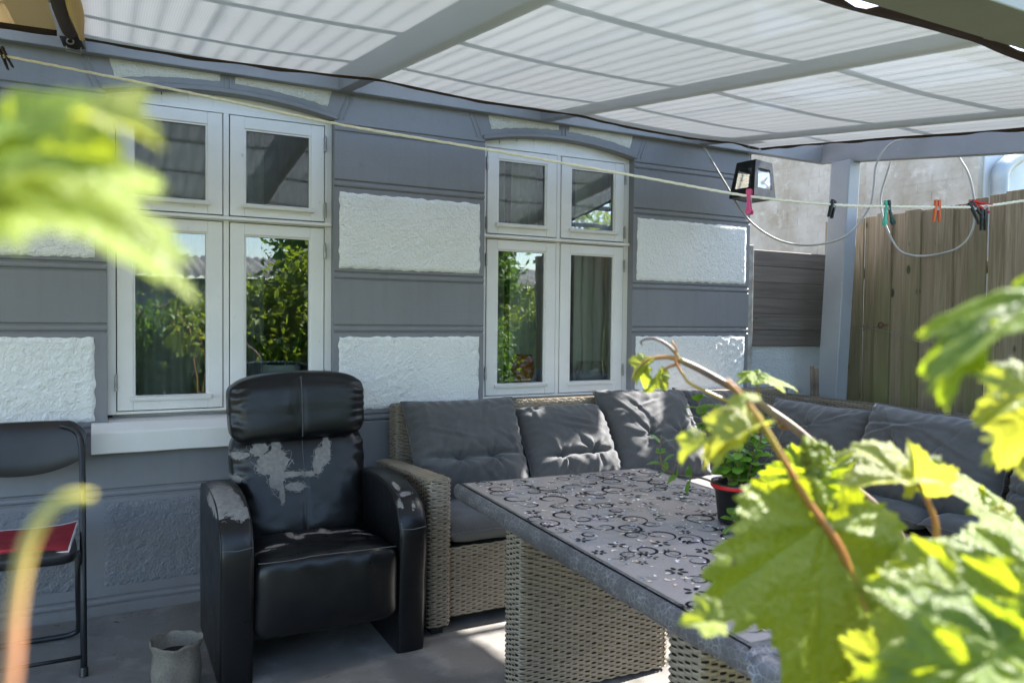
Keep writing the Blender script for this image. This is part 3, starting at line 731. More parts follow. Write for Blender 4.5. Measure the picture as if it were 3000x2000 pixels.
def fn_back(p, q):
    x, y, z = p; s = (z+.25)/.50
    taper = .93+.07*s; front = q.y < 0
    b = 0
    if front:
        b = .030*(1-abs(q.x)**3)*(1-abs(q.z)**4)
        b -= .010*math.exp(-(x/.010)**2)                       # centre seam pulled in
        side = max(0, abs(q.x)-.70)/.30
        b += side*(.006*math.sin(z*88+9*nz(z*6, x*4, 2)+x*26)+.010*nz(z*34, x*9, 8))+.004*nz(x*10, z*12, 7)+.0025*nz(x*24, z*20, 3)
        b += .012*math.exp(-((s-.12)/.12)**2)*(1-q.x**2)
    ang = .28
    yy = y-b
    return Vector((.728+x*taper, -.435+yy*math.cos(ang)+(z+.2)*math.sin(ang), .585+z*math.cos(ang)-yy*math.sin(ang)*.4))
weld(softbox(.288, .085, .25, 6, (40, 8, 40), fn_back).build('backrest', M['leather_back'], rec, smooth=True))
def fn_head(p, q):
    x, y, z = p; front = q.y < 0; b = 0
    if front:
        b = .022*(1-abs(q.x)**4)*(1-abs(q.z)**4); b -= .008*math.exp(-(x/.009)**2)
        side = max(0, abs(q.x)-.72)/.28; b += side*(.004*math.sin(z*120+9*nz(z*7, x*4, 4))+.010*nz(z*40, x*9, 6))
        b += .004*nz(x*8, z*10, 5)
        b += .006*math.exp(-((x+.048)/.022)**2)*math.exp(-((z-.05)/.09)**2)*(1+.8*nz(x*40, z*30, 1))
    zz = z+.028*(1-q.x**2)*(1 if q.z > 0 else .15)*max(0, .5+q.z/2)+.008*q.x
    wd = 1.0-.035*(1-q.z)/2
    ang = .16
    return Vector((.722+x*wd, -.355+(y-b)*math.cos(ang)+z*math.sin(ang), .905+zz))
weld(softbox(.290, .082, .130, 6, (40, 10, 26), fn_head).build('headrest', M['leather'], rec, smooth=True))
sm = MB(); sm.tube([fn_head(Vector((.0, -.082, z)), Vector((0, -1, z/.13)))+Vector((.002, -.0005, 0)) for z in np.linspace(-.11, .115, 14)], .0022, 5); sm.build('seam', M['thread'], rec)
sm = MB(); sm.tube([fn_back(Vector((.0, -.084, z)), Vector((0, -1, z/.25)))+Vector((.002, -.0005, 0)) for z in np.linspace(-.20, .20, 20)], .0022, 5); sm.build('seam', M['thread'], rec)
sm = MB(); sm.tube([(x, -.945-.014*(1-((x-.716)/.266)**4), .428+.006*nz(x*8, 0, 0)+.008*(1-((x-.716)/.266)**2)) for x in np.linspace(.462, .970, 24)], .0018, 5); sm.build('stitching', M['thread'], rec)
mb = MB(); mb.box((.452, -.80, .10), (.982, -.34, .33)); mb.build('base', M['leather'], rec)

# ================================================================== wicker
def m_wicker():
    t = NT('taupe_wicker'); o = t.oc(); n = t.noise(o, 6, 4); st = t.noise(t.oc((90, 90, 420)), 1.0, 3)
    c = t.mix(t.rng(n, .3, .7), (.215, .168, .115), (.285, .232, .165)); c = t.mix(t.rng(st, .35, .75, 0, .55), c, (.15, .125, .095)); rw = t.noise(t.oc((7, 7, 118)), 1.0, 2); c = t.mix(t.rng(rw, .35, .70, 0, .55), c, (.33, .275, .205)); c = t.mix(t.rng(t.noise(t.oc((5, 5, 90)), 1.3, 2), .55, .75, 0, .6), c, (.14, .118, .09))
    return t.fin(t.pr(Base_Color=c, Roughness=.48, Normal=t.bump(st, .4, .001)))
M['wicker'] = m_wicker(); M['wickerback'] = simple('wicker_core', (.045, .037, .028), .8)
def weave(mb, path, z0, z1, rib=.0255, row=.0088, out=1., ph=0, ztop=None):
    """woven strands along a plan path [(x, y, nx, ny)] between heights z0 and z1"""
    L = [0.]
    for a, b in zip(path[:-1], path[1:]): L.append(L[-1]+math.hypot(b[0]-a[0], b[1]-a[1]))
    T = L[-1]; step = rib/4; n = max(2, int(T/step)); S = []
    j = 0
    for i in range(n+1):
        s = T*i/n
        while j < len(L)-2 and L[j+1] < s: j += 1
        f = (s-L[j])/max(1e-9, L[j+1]-L[j]); a, b = path[j], path[j+1]
        S.append((s, a[0]+(b[0]-a[0])*f, a[1]+(b[1]-a[1])*f, a[2]+(b[2]-a[2])*f, a[3]+(b[3]-a[3])*f))
    k = 0; z = z0+row/2
    while z < (z1 if ztop is None else max(z1, ztop(0), ztop(T))):
        vs = []; fs = []; p = (k % 2)*math.pi+ph; hh = row*.46; cnt = 0; prev_ok = False
        jit = random.uniform(-.0011, .0011)
        for (s, x, y, nx, ny) in S:
            lim = z1 if ztop is None else ztop(s)
            ok = z < lim
            c = math.cos(math.pi*s/rib+p); d = .0042*c*(1 if abs(c) < .5 else (.5+.5*abs(c))**.3); zz = z+jit+.0009*math.sin(s*37+k*1.7)+.0012*nz(s*9, k*.7, z0)
            if ok:
                for (dz, dd) in ((-hh, -.0012), (0, .0014), (hh, -.0012)): vs.append((x+nx*(d+dd)*out, y+ny*(d+dd)*out, zz+dz))
                if prev_ok:
                    b = 3*cnt; fs += [(b-3, b, b+1, b-2), (b-2, b+1, b+2, b-1)]
                cnt += 1
            prev_ok = ok
        mb.add(vs, fs); z += row; k += 1
    i = 0; m = int(T/rib)
    for q in range(m+1):
        s = min(T, q*rib+rib*.5)
        sm = min(S, key=lambda e: abs(e[0]-s)); lim = z1 if ztop is None else ztop(s)
        _, x, y, nx, ny = sm; tx, ty = -ny, nx; w = .0028
        mb.add([(x+tx*w, y+ty*w, z0), (x-tx*w, y-ty*w, z0), (x-tx*w, y-ty*w, lim), (x+tx*w, y+ty*w, lim)], [(0, 1, 2, 3)])
def rrect(x0, y0, x1, y1, r=.02, fr=None):
    """closed rounded rectangle path, counter-clockwise from the front left, with outward normals"""
    pts = []
    for (cx, cy, a0) in ((x1-r, y0+r, -90), (x1-r, y1-r, 0), (x0+r, y1-r, 90), (x0+r, y0+r, 180)):
        for k in range(6):
            a = R(a0+90*k/5); pts.append((cx+r*math.cos(a), cy+r*math.sin(a), math.cos(a), math.sin(a)))
    return pts+[pts[0]]
def xf(path, M2, o):   # rotate + move a plan path
    c, s = M2; return [(o[0]+c*x-s*y, o[1]+s*x+c*y, c*nx-s*ny, s*nx+c*ny) for x, y, nx, ny in path]

sofa = thing('corner_sofa', (2.5, -.5, 0), 'woven taupe wicker corner sofa against the house wall and fence', 'sofa')
# left arm
AX0, AX1, AY0, AY1 = 1.150, 1.246, -.832, -.13
def armtop(y): return .644-.035*(y-AY0)/(AY1-AY0)
mb = MB(); pth = rrect(AX0, AY0, AX1, AY1, .018)
Lp = [0.]
for a, b in zip(pth[:-1], pth[1:]): Lp.append(Lp[-1]+math.hypot(b[0]-a[0], b[1]-a[1]))
def armlim(s):
    j = max(i for i in range(len(Lp)) if Lp[i] <= s+1e-9); j = min(j, len(pth)-2); f = (s-Lp[j])/max(1e-9, Lp[j+1]-Lp[j]); y = pth[j][1]+(pth[j+1][1]-pth[j][1])*f; return armtop(y)
weave(mb, pth, .035, .62, ztop=armlim)
# woven top of the arm: strands across, following the length
for k in range(int((AY1-AY0)/.0088)):
    y = AY0+.0088*(k+.5); z = armtop(y); vs = []; fs = []
    N = 16
    for i in range(N+1):
        x = AX0-.002+(AX1-AX0+.004)*i/N; d = .0036*math.cos(math.pi*(x-AX0)/.024+(k % 2)*math.pi)-.010*max(0, abs(2*i/N-1)-.8)/.2
        for (dy, dd) in ((-.004, -.001), (0, .0014), (.004, -.001)): vs.append((x, y+dy, z+d+dd))
        if i: b = 3*i; fs += [(b-3, b-2, b+1, b), (b-2, b-1, b+2, b+1)]
    mb.add(vs, fs)
mb.build('arm_weave', M['wicker'], sofa, smooth=True, kind='stuff')
mb = MB(); mb.poly([(AX0+.006, AY0+.006, .03), (AX0+.006, AY1-.006, .03), (AX0+.006, AY1-.006, armtop(AY1)-.008), (AX0+.006, AY0+.006, armtop(AY0)-.008)], (AX1-AX0-.012, 0, 0)); mb.build('arm', M['wickerback'], sofa)
for (x, y) in ((AX0+.02, AY0+.02), (AX0+.02, AY1-.05), (3.2, -.78), (3.2, -2.1), (3.9, -2.1)):
    mb = MB(); mb.box((x, y, 0), (x+.05, y+.05, .04)); mb.build('foot', M['black'], sofa)
# seat apron, back, top band
mb = MB(); weave(mb, [(1.246, -.790, 0, -1), (3.22, -.790, 0, -1)], .05, .338); weave(mb, [(3.225, -.79, -1, 0), (3.225, -2.25, -1, 0)], .05, .338); mb.build('seat_weave', M['wicker'], sofa, smooth=True, kind='stuff')
mb = MB(); mb.box((1.25, -.783, .045), (3.90, -.10, .335)); mb.box((3.232, -2.25, .045), (3.90, -.784, .335)); mb.build('seat_base', M['wickerback'], sofa)
mb = MB(); weave(mb, rrect(1.238, -.165, 3.90, -.055, .02), .30, .868); weave(mb, rrect(3.80, -2.25, 3.905, -.06, .02), .30, .84)
def toprow(y0, y1, x, z, N=22, alongx=True):
    pass
for k in range(int(2.64/.0088)):          # woven top of the back rail
    x = 1.242+.0088*(k+.5); vs = []; fs = []; N = 14
    for i in range(N+1):
        y = -.168+.116*i/N; d = .0036*math.cos(math.pi*(y+.168)/.026+(k % 2)*math.pi)-.009*max(0, abs(2*i/N-1)-.8)/.2
        for (dx, dd) in ((-.004, -.001), (0, .0014), (.004, -.001)): vs.append((x+dx, y, .868+d+dd))
        if i: b = 3*i; fs += [(b-3, b, b+1, b-2), (b-2, b+1, b+2, b-1)]
    mb.add(vs, fs)
mb.build('back_weave', M['wicker'], sofa, smooth=True, kind='stuff')
mb = MB(); mb.box((1.246, -.157, .30), (3.89, -.063, .860)); mb.box((3.808, -2.24, .30), (3.897, -.17, .832)); mb.build('back_core', M['wickerback'], sofa)

# ================================================================== cushions
def m_fabric():
    t = NT('charcoal_canvas'); o = t.oc(); n = t.noise(o, 5, 5)
    wv = t.math('ADD', t.noise(t.oc((900, 900, 140)), 1, 2), t.noise(t.oc((140, 140, 900)), 1, 2))
    c = t.mix(t.rng(n, .3, .7), (.060, .058, .060), (.082, .079, .079)); c = t.mix(t.rng(wv, .80, 1.15, 0, .55), c, (.13, .125, .125)); c = t.mix(t.rng(t.noise(o, 16, 6, .7), .60, .8, 0, .35), c, (.15, .14, .125))
    return t.fin(t.pr(Base_Color=c, Roughness=.92, Specular_IOR_Level=.25, Sheen_Weight=.25, Normal=t.bump(wv, .45, .0015)))
M['fabric'] = m_fabric()
def cushion(name, label, cat, hw, hh, th, frame, seed=0, tufts=((-.38, -.30), (.38, -.30)), crease=-.30, boxy=4, grp=None, N=80, wr=1.7, ear=.07):
    """frame(u, v, w): local width, height, thickness -> world"""
    rs = random.Random(seed)
    fl = [(rs.uniform(-.8, .8), rs.uniform(-.9, .9), rs.uniform(0, math.pi), rs.uniform(.25, .6), rs.uniform(.5, 1)) for _ in range(9)]
    def surf(u, v, side):
        ex = hw*u*(1-ear*(1-v*v)*(.7+.3*nz(v*2, seed, 1))); ez = hh*v*(1-ear*(1-u*u)*(.7+.3*nz(u*2, seed, 4)))
        t = max(0, (1-abs(u)**boxy)*(1-abs(v)**boxy))**.55
        d = t
        if side > 0:
            cr = 0
            if crease is not None:
                cv = crease+.10*u*u-.05*u*nz(seed, 1, 2)+.04*nz(u*2.2, seed, 0)
                cr = .30*math.exp(-((v-cv)/.055)**2)*(1-abs(u)**6)-.10*math.exp(-((v-cv+.22)/.16)**2)*(1-u*u)-.09*math.exp(-((v-cv-.30)/.25)**2)*(1-u*u)
            for (a, b) in tufts: cr += .30*math.exp(-(((u-a)/.10)**2+((v-b)/.10)**2)); 
            d -= cr*t
            for (a, b) in tufts:                       # folds fanning out from every tuft
                r = math.hypot(u-a, v-b); th_ = math.atan2(v-b, u-a)
                d += wr*.050*t*math.exp(-(r/.38)**2)*min(1, r/.08)*math.sin(th_*7+3*nz(th_*1.3, seed, 2)+r*3)
            for (a, b, an, ln, am) in fl:               # a few long soft folds
                c_, s_ = math.cos(an), math.sin(an); x = (u-a)*c_+(v-b)*s_; y = -(u-a)*s_+(v-b)*c_+.10*x*x
                d += wr*.055*am*t*math.exp(-(x/ln)**2)*(math.exp(-(y/.035)**2)-.7*math.exp(-((y-.07)/.04)**2))
        e = 1-min(1-abs(u), 1-abs(v)); pk = max(0, (e-.72)/.28)
        d += .05*wr*t**.5*pk*math.sin((u if abs(v) > abs(v*0+u) else v)*31+5*nz(u*3, v*3, seed))*(1 if side > 0 else .5)
        d += .07*wr*t*nz(u*2.5, v*2.5, seed*3+side)+.03*wr*t*nz(u*6, v*6, seed+side*2)
        return frame(ex, ez, side*th*max(d, 0)+.006*nz(u*3, v*3, seed))
    def g(side): return lambda a, b: surf(2*a-1, 2*b-1, side)
    t0 = frame(0, -hh, 0); root = thing(name, t0, label, cat, grp)
    mb = MB(); mb.grid(N, N, g(1)); mb.grid(N//3, N//3, g(-1), flip=True)
    o = mb.build('cover', M['fabric'], root, smooth=True)
    per = [(-1+2*i/30, -1) for i in range(30)]+[(1, -1+2*i/30) for i in range(30)]+[(1-2*i/30, 1) for i in range(30)]+[(-1, 1-2*i/30) for i in range(30)]
    mp = MB(); mp.tube([surf(a*.998, b*.998, 1)+(surf(a, b, 1)-surf(a*.95, b*.95, 1)).normalized()*.001 for a, b in per], .0042, 6, closed=True); mp.build('piping', M['fabric'], o, smooth=True)
    return root
def fr(c, ex, lean, rot=0., bend=0., flat=False):
    """upright cushion: ex = width direction on plan, leaning back by angle lean; rot = tilt in its own plane"""
    ex = Vector(ex).normalized(); up0 = Vector((0, 0, 1)); out = ex.cross(up0)     # outward (front) direction
    if flat: upv, nv = -out, up0
    else:
        upv = (up0*math.cos(lean)-out*math.sin(lean)); nv = (out*math.cos(lean)+up0*math.sin(lean))
    a = ex*math.cos(rot)+upv*math.sin(rot); b = -ex*math.sin(rot)+upv*math.cos(rot); c = Vector(c)
    return lambda u, v, w: c+a*u+b*v+nv*(w+bend*(v*v))
GB = 'back cushions on the wicker sofa'; GS = 'seat cushions on the wicker sofa'
cushion('back_cushion', 'charcoal back cushion at the left end of the sofa nearest the recliner', 'cushion', .305, .255, .125, fr((1.560, -.300, .665), (1, 0, 0), .48, .0), 3, ((-.30, -.34), (.28, -.34)), -.30, grp=GB)
cushion('back_cushion', 'charcoal back cushion streaked by sunlight, second from the left', 'cushion', .275, .235, .12, fr((2.125, -.325, .640), (1, 0, 0), .62, .0), 8, ((-.42, -.42), (.30, -.36)), -.40, grp=GB)
cushion('back_cushion', 'tall charcoal back cushion with bright sunlit top beside the corner', 'cushion', .300, .270, .125, fr((2.665, -.335, .675), (1, -.05, 0), .60, -.03), 14, ((-.30, -.22), (.40, -.25)), None, grp=GB)
cushion('back_cushion', 'shaded charcoal back cushion lying in the corner behind the plant', 'cushion', .27, .24, .11, fr((3.20, -.24, .655), (1, -.1, 0), .22, -.05), 21, grp=GB)
cushion('back_cushion', 'charcoal back cushion against the fence next to the corner', 'cushion', .345, .245, .125, fr((3.52, -.70, .605), (.06, -1, 0), .34, -.02), 33, grp=GB)
cushion('back_cushion', 'charcoal back cushion against the fence nearest the vine leaves', 'cushion', .375, .255, .13, fr((3.50, -1.40, .625), (0.02, -1, 0), .36, -.03), 41, grp=GB)
cushion('back_cushion', 'charcoal back cushion at the right edge of the picture', 'cushion', .30, .24, .13, fr((3.50, -2.08, .615), (0, -1, 0), .33, .0), 47, grp=GB)
sk = dict(tufts=(), crease=None, boxy=10, wr=.55, ear=.02, N=48)
cushion('seat_cushion', 'brownish grey seat cushion beside the wicker arm of the sofa', 'cushion', .315, .325, .055, fr((1.567, -.485, .395), (1, 0, 0), 0, flat=True), 51, grp=GS, **sk)
cushion('seat_cushion', 'charcoal seat cushion in the middle of the sofa behind the table', 'cushion', .315, .325, .055, fr((2.205, -.485, .395), (1, 0, 0), 0, flat=True), 53, grp=GS, **sk)
cushion('seat_cushion', 'charcoal seat cushion in the corner of the sofa', 'cushion', .40, .325, .055, fr((2.93, -.485, .395), (1, 0, 0), 0, flat=True), 55, grp=GS, **sk)
cushion('seat_cushion', 'charcoal seat cushion on the fence side of the sofa', 'cushion', .36, .28, .055, fr((3.50, -1.17, .395), (0, -1, 0), 0, flat=True), 57, grp=GS, **sk)
cushion('seat_cushion', 'charcoal seat cushion at the front end of the fence side', 'cushion', .34, .28, .055, fr((3.50, -1.88, .395), (0, -1, 0), 0, flat=True), 59, grp=GS, **sk)
# small clear bag sticking up behind the fence cushion
mb = MB(); c = at(2690, 1238, 4.35); mb.add([c+Vector(q) for q in ((0, .05, -.05), (0, .0, .02), (.01, -.075, -.02), (.0, -.01, -.045))], [(0, 1, 2, 3)])
t = NT('clear_film'); tr = t.n('ShaderNodeBsdfTransparent'); gl = t.n('ShaderNodeBsdfGlossy'); gl.inputs['Roughness'].default_value = .2
M['film'] = t.fin(t.mixsh(.45, tr, gl))
o = tag(mb.build('plastic_bag', M['film']), 'scrap of clear plastic sticking up behind a fence side cushion', 'plastic bag'); o.modifiers.new('s', 'SOLIDIFY').thickness = .001

# ================================================================== table
tab = thing('dining_table', (1.5, -1.95, 0), 'wicker garden table with patterned grey vinyl top in the foreground', 'table')
TO = Vector((1.109, -1.157, 0)); TE = Vector((.9986, -.0532, 0)); TD = Vector((-.0560, -.9984, 0)); TW, TL, TZ = .853, 1.56, .70
def tp(a, b, z): return TO+TE*a+TD*b+Vector((0, 0, z))
def m_vinyl(name, film):
    t = NT(name); o = t.oc(); v = t.vor(o, 62, 'DISTANCE_TO_EDGE'); n = t.noise(o, 5, 5)
    v2 = t.vor(o, 14, 'F1'); c2 = t.vor(o, 14, 'F1', 'Color')
    c = t.mix(t.rng(n, .3, .7), (.060, .054, .056), (.090, .082, .083))
    fine = t.vor(o, 210, 'DISTANCE_TO_EDGE')
    net = t.math('MAXIMUM', t.rng(v, .055, .02), t.math('MULTIPLY', t.rng(fine, .06, .02), .6))
    net = t.math('MULTIPLY', net, t.rng(v2, .70, .40, .35, 1))
    c = t.mix(t.math('MULTIPLY', net, .7), c, (.33, .31, .31))
    ring = t.math('SUBTRACT', v2, .50); c = t.mix(t.rng(t.math('ABSOLUTE', ring), .012, .005, 0, .18), c, (.45, .43, .42))
    if film:
        c = t.mix(.66, c, (.47, .385, .34))
        return t.fin(t.pr(Base_Color=c, Roughness=t.rng(t.noise(o, 12, 4), .3, .7, .26, .42), Specular_IOR_Level=.22, Coat_Weight=.08, Coat_Roughness=.14, Normal=t.bump(t.noise(o, 16, 4), .10, .004)))
    return t.fin(t.pr(Base_Color=c, Roughness=.42, Normal=t.bump(v, .15, .001)))
M['vinyl'] = m_vinyl('leaf_net_vinyl', False); M['vinyltop'] = m_vinyl('clear_film_over_vinyl', True)
def rim(a, b):      # rounded slab cross-section swept round the outline
    pass
mb = MB(); prf = []
for k in range(9): th = R(90-180*k/8); prf.append((.026*math.cos(th)**.7 if math.cos(th) > 0 else 0, -.029+.029*math.sin(th)))
out = []
r = .02
for (cx, cy, a0) in ((TW-r, r, -90), (TW-r, TL-r, 0), (r, TL-r, 90), (r, r, 180)):
    for k in range(5): a = R(a0+90*k/4); out.append((cx+r*math.cos(a), cy+r*math.sin(a), math.cos(a), math.sin(a)))
# subdivide the straight edges so that the hem can be a little wavy
fine = []
for i in range(len(out)):
    p, q = out[i], out[(i+1) % len(out)]; d = math.hypot(q[0]-p[0], q[1]-p[1]); m = max(1, int(d/.03))
    for k in range(m): f = k/m; fine.append(tuple(p[j]+(q[j]-p[j])*f for j in range(4)))
n = len(fine); vs = []
for (x, y, nx, ny) in fine:
    wv = .002*nz(x*8, y*8, 1)
    for (o_, z) in prf: vs.append(tp(x+nx*(o_-.026+wv), y+ny*(o_-.026+wv), TZ+z*(1+.10*nz(x*5, y*5, 7))))
m = len(prf); fs = [(i*m+k, ((i+1) % n)*m+k, ((i+1) % n)*m+k+1, i*m+k+1) for i in range(n) for k in range(m-1)]
fs += [tuple(i*m for i in range(n))[::-1], tuple(i*m+m-1 for i in range(n))]
mb.add(vs, [f[::-1] for f in fs]); top = mb.build('tabletop', M['vinyl'], tab, smooth=True); top.modifiers.new('es', 'EDGE_SPLIT').split_angle = R(60)
mb = MB(); i0 = .036
mb.grid(30, 50, lambda u, v: tp(i0+(TW-2*i0)*u, i0+(TL-2*i0)*v, TZ+.0009+.0002*nz(u*5, v*9, 2)), flip=True)
o = mb.build('table_film', M['vinyltop'], top, smooth=True)
sm = MB(); cs = [(i0, i0), (TW-i0, i0), (TW-i0, TL-i0), (i0, TL-i0)]
for q in range(4): sm.bar(tp(*cs[q], TZ+.0004), tp(*cs[(q+1) % 4], TZ+.0004), .0030, .002)
sm.build('film_edge', simple('brown_film_edge', (.30, .25, .20), .5), top)
# printed curls and flowers on the film, with sun glints painted among them
rs = random.Random(5); dk = MB(); lt = MB(); glints = MB(); used = []
def ribbon(mb, pts, ws, z):
    vs = []; N = len(pts)
    for i, p in enumerate(pts):
        a = pts[max(0, i-1)]; b = pts[min(N-1, i+1)]; d = (b-a).normalized(); s = Vector((-d.y, d.x)); w = ws[i]
        for sg in (1, -1): q = p+s*w*sg; vs.append(tp(q.x, q.y, z))
    mb.add(vs, [(2*i, 2*i+1, 2*i+3, 2*i+2) for i in range(N-1)])
def curl(mb, c, r, a0, turns, sg, wmax, z):
    pts = []; ws = []
    for i in range(34):
        f = i/33; a = a0+sg*turns*2*math.pi*f; rr = r*(1-.80*f); pts.append(Vector((c[0]+rr*math.cos(a), c[1]+rr*math.sin(a)))); ws.append(wmax*(.18+.82*math.sin(math.pi*min(1, f*1.15))**1.3))
    ribbon(mb, pts, ws, z)
def flower(mb, c, r, a0, z, n=5):
    for k in range(n):
        a = a0+2*math.pi*k/n; p = Vector((c[0]+r*.62*math.cos(a), c[1]+r*.62*math.sin(a))); vs = []
        for q in range(10):
            b = 2*math.pi*q/10; e = Vector((math.cos(b)*r*.36, math.sin(b)*r*.20)); e = Vector((e.x*math.cos(a)-e.y*math.sin(a), e.x*math.sin(a)+e.y*math.cos(a))); vs.append(tp(p.x+e.x, p.y+e.y, z))
        mb.add(vs, [tuple(range(10))])
ZP = TZ+.0015
tries = 0
while len(used) < 170 and tries < 6000:
    tries += 1; c = (rs.uniform(.06, TW-.06), rs.uniform(.06, TL-.06)); R0 = rs.uniform(.030, .066)
    if any(math.hypot(c[0]-u[0], c[1]-u[1]) < (R0+u[2])*.74 for u in used): continue
    used.append((*c, R0)); zz = ZP+rs.uniform(0, .0003); a0 = rs.uniform(0, 6.28); sg = rs.choice((-1, 1)); kind = rs.random()
    tgt = dk if rs.random() < .80 else lt
    if kind < .62:
        curl(tgt, c, R0, a0, rs.uniform(1.0, 1.7), sg, R0*.095, zz)
        if rs.random() < .6: curl(lt if tgt is dk else dk, (c[0]+R0*.5*math.cos(a0+2), c[1]+R0*.5*math.sin(a0+2)), R0*.5, a0+1.5, 1.1, -sg, R0*.07, zz+.00035)
        if rs.random() < .6: flower(dk, (c[0]+R0*.75*math.cos(a0+4), c[1]+R0*.75*math.sin(a0+4)), R0*.42, a0, zz+.0007, 5)
    else: flower(tgt, c, R0*.52, a0, zz, rs.choice((4, 5, 6)))
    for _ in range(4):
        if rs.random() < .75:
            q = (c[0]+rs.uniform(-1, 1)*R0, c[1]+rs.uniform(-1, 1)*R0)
            if .05 < q[0] < TW-.05 and .05 < q[1] < TL-.05: curl(glints, q, R0*rs.uniform(.12, .34), rs.uniform(0, 6), rs.uniform(.2, .5), 1, R0*.075, zz+.001)
M['print'] = simple('dark_print', (.010, .010, .013), .6, .1, spec=.12)
t = NT('silver_print'); o = t.oc(); M['silver'] = t.fin(t.pr(Base_Color=t.ramp(t.noise(o, 14, 2), [(.3, (.45, .50, .52)), (.5, (.60, .60, .62)), (.7, (.62, .50, .60))]), Metallic=.75, Roughness=.32))
t = NT('painted_glints'); o = t.oc(); M['glint'] = t.fin(t.pr(Base_Color=t.ramp(t.noise(o, 9, 2), [(.30, (.95, .60, .85)), (.45, (.98, .96, .93)), (.58, (1., .74, .48)), (.75, (1., .55, .42))]), Metallic=0., Roughness=.35))  # sun glints painted as bright pink, white and orange curls
dk.build('dark_curls', M['print'], top, kind='stuff'); lt.build('silver_curls', M['silver'], top, kind='stuff'); glints.build('glint_curls', M['glint'], top, kind='stuff')
# woven panel legs
def pedestal(b0):
    c, s = TE.x, TE.y; org = tp(.135, b0, 0); pth = xf(rrect(0, 0, .618, .125, .022), (c, s), (org.x, org.y))
    mb = MB(); weave(mb, pth, .012, .648); o = None
    mc = MB(); ins = .008
    mc.poly([tp(.135+.008, b0+(-.125+.008), .01), tp(.135+.61, b0+(-.125+.008), .01), tp(.135+.61, b0-.008, .01), tp(.135+.008, b0-.008, .01)], (0, 0, .635))
    leg = mc.build('leg_panel', M['wickerback'], tab); mb.build('leg_weave', M['wicker'], leg, smooth=True, kind='stuff')
pedestal(.300); pedestal(1.255)
mb = MB(); mb.poly([tp(.10, .12, .645), tp(TW-.10, .12, .645), tp(TW-.10, TL-.12, .645), tp(.10, TL-.12, .645)], (0, 0, .02)); mb.build('under_frame', M['wickerback'], tab)
# folded corner of the vinyl at the near end
mb = MB(); mb.grid(8, 6, lambda u, v: tp(-.012+.16*u, TL+.002+.030*math.sin(v*2.2)+.01*u, TZ-.012-.075*v+.012*math.sin(u*7)), flip=True)
o = mb.build('vinyl_fold', M['vinyl'], top, smooth=True); o.modifiers.new('s', 'SOLIDIFY').thickness = .002

# ================================================================== clay pot, folding chair
t = NT('speckled_stoneware'); o = t.oc(); sp = t.noise(o, 160, 4, .7); n = t.noise(o, 12, 5)
c = t.mix(t.rng(n, .3, .7), (.135, .115, .088), (.205, .182, .142)); c = t.mix(t.rng(sp, .56, .66), c, (.09, .075, .06)); c = t.mix(t.rng(sp, .42, .32, 0, .6), c, (.27, .24, .20))
M['stone'] = t.fin(t.pr(Base_Color=c, Roughness=.8, Normal=t.bump(t.math('ADD', sp, n), .9, .005)))
pc = Vector((.203, -.855, 0))
def potf(r, z, th):
    w = .0030*math.sin(3*th+.7)+.0022*math.sin(7*th+2); k = max(0, (z-.12)/.06)*.55
    return r+w*(.4+1.6*k)+.0025*math.sin(z*90), z+(.006*math.sin(5*th+1)+.005*math.sin(9*th))*k*1.0
mb = MB(); mb.lathe([(.0, .0), (.060, .0), (.070, .010), (.079, .035), (.082, .070), (.079, .105), (.075, .135), (.080, .160), (.087, .172), (.085, .177), (.080, .173), (.069, .150), (.069, .12), (.0, .10)], pc, 48, potf)
cpot = thing('clay_pot', pc, 'small speckled clay pot with a wavy rim on the floor left of the recliner', 'pot'); mb.build('body', M['stone'], cpot, smooth=True)
mb = MB(); mb.lathe([(0, .128), (.04, .130), (.071, .127)], pc, 24); mb.build('pot_fill', simple('pot_inside_shade', (.012, .010, .009), .95, .3, 40, 90, .8, .006), cpot)  # near-black disc paints the shade inside the pot
ch = thing('folding_chair', (-.30, -.4, 0), 'black folding chair at the left edge of the picture', 'chair')
M['vinylblack'] = simple('black_vinyl', (.012, .012, .015), .38, .2, 8, 300, .15, .001)
def chair_side(x):
    a = Vector((x, -.602, 0)); b = Vector((x-.012*(1 if x > -.3 else -1), -.215, .775)); s = 1 if x > -.3 else -1
    pts = [a, a.lerp(b, .5), a.lerp(b, .90), b+Vector((-.006*s, .012, .02)), b+Vector((-.03*s, .022, .062)), b+Vector((-.075*s, .028, .082))]
    mb = MB(); mb.tube([pts[0]]+catmull(pts[1:], 6), .0115, 10); mb.build('front_leg', M['blackpaint'], ch, smooth=True)
    mb = MB(); mb.tube([a, a+Vector((0, .008, .03))], .0145, 10); mb.build('rubber_foot', M['black'], ch)
    p = Vector((x-.022*s, -.46, .415)); q = Vector((x-.028*s, -.235, .05)); 
    mb = MB(); mb.tube([p]+catmull([p.lerp(q, .6), q, q+Vector((-.02*s, .018, -.028)), q+Vector((-.07*s, .025, -.036)), q+Vector((-.20*s, .027, -.036))], 6), .0105, 10); mb.build('rear_leg', M['blackpaint'], ch, smooth=True)
chair_side(-.083); chair_side(-.535)
mb = MB(); mb.tube([(-.09, -.575, .062), (-.53, -.575, .062)], .0075, 8); mb.build('crossbar', M['blackpaint'], ch, smooth=True)
def backp(side):
    def f(u, v):
        x = -.535+.452*u; e = abs(2*u-1); y = -.215+.035*(1-(2*u-1)**2)+side
        zb = .665+.065*(2*abs(u-.5))**2.2+(.035 if 0 else 0); zt = .872-.045*max(0, e-.72)/.28*max(0, e-.72)/.28
        z = zb+(zt-zb)*v; puff = .010*(1-(2*v-1)**4)*(1-e**6)*(1 if side < 0 else -1)
        return Vector((x, y-puff+.30*0*(z-.77)+(z-.70)*.22, z))
    return f
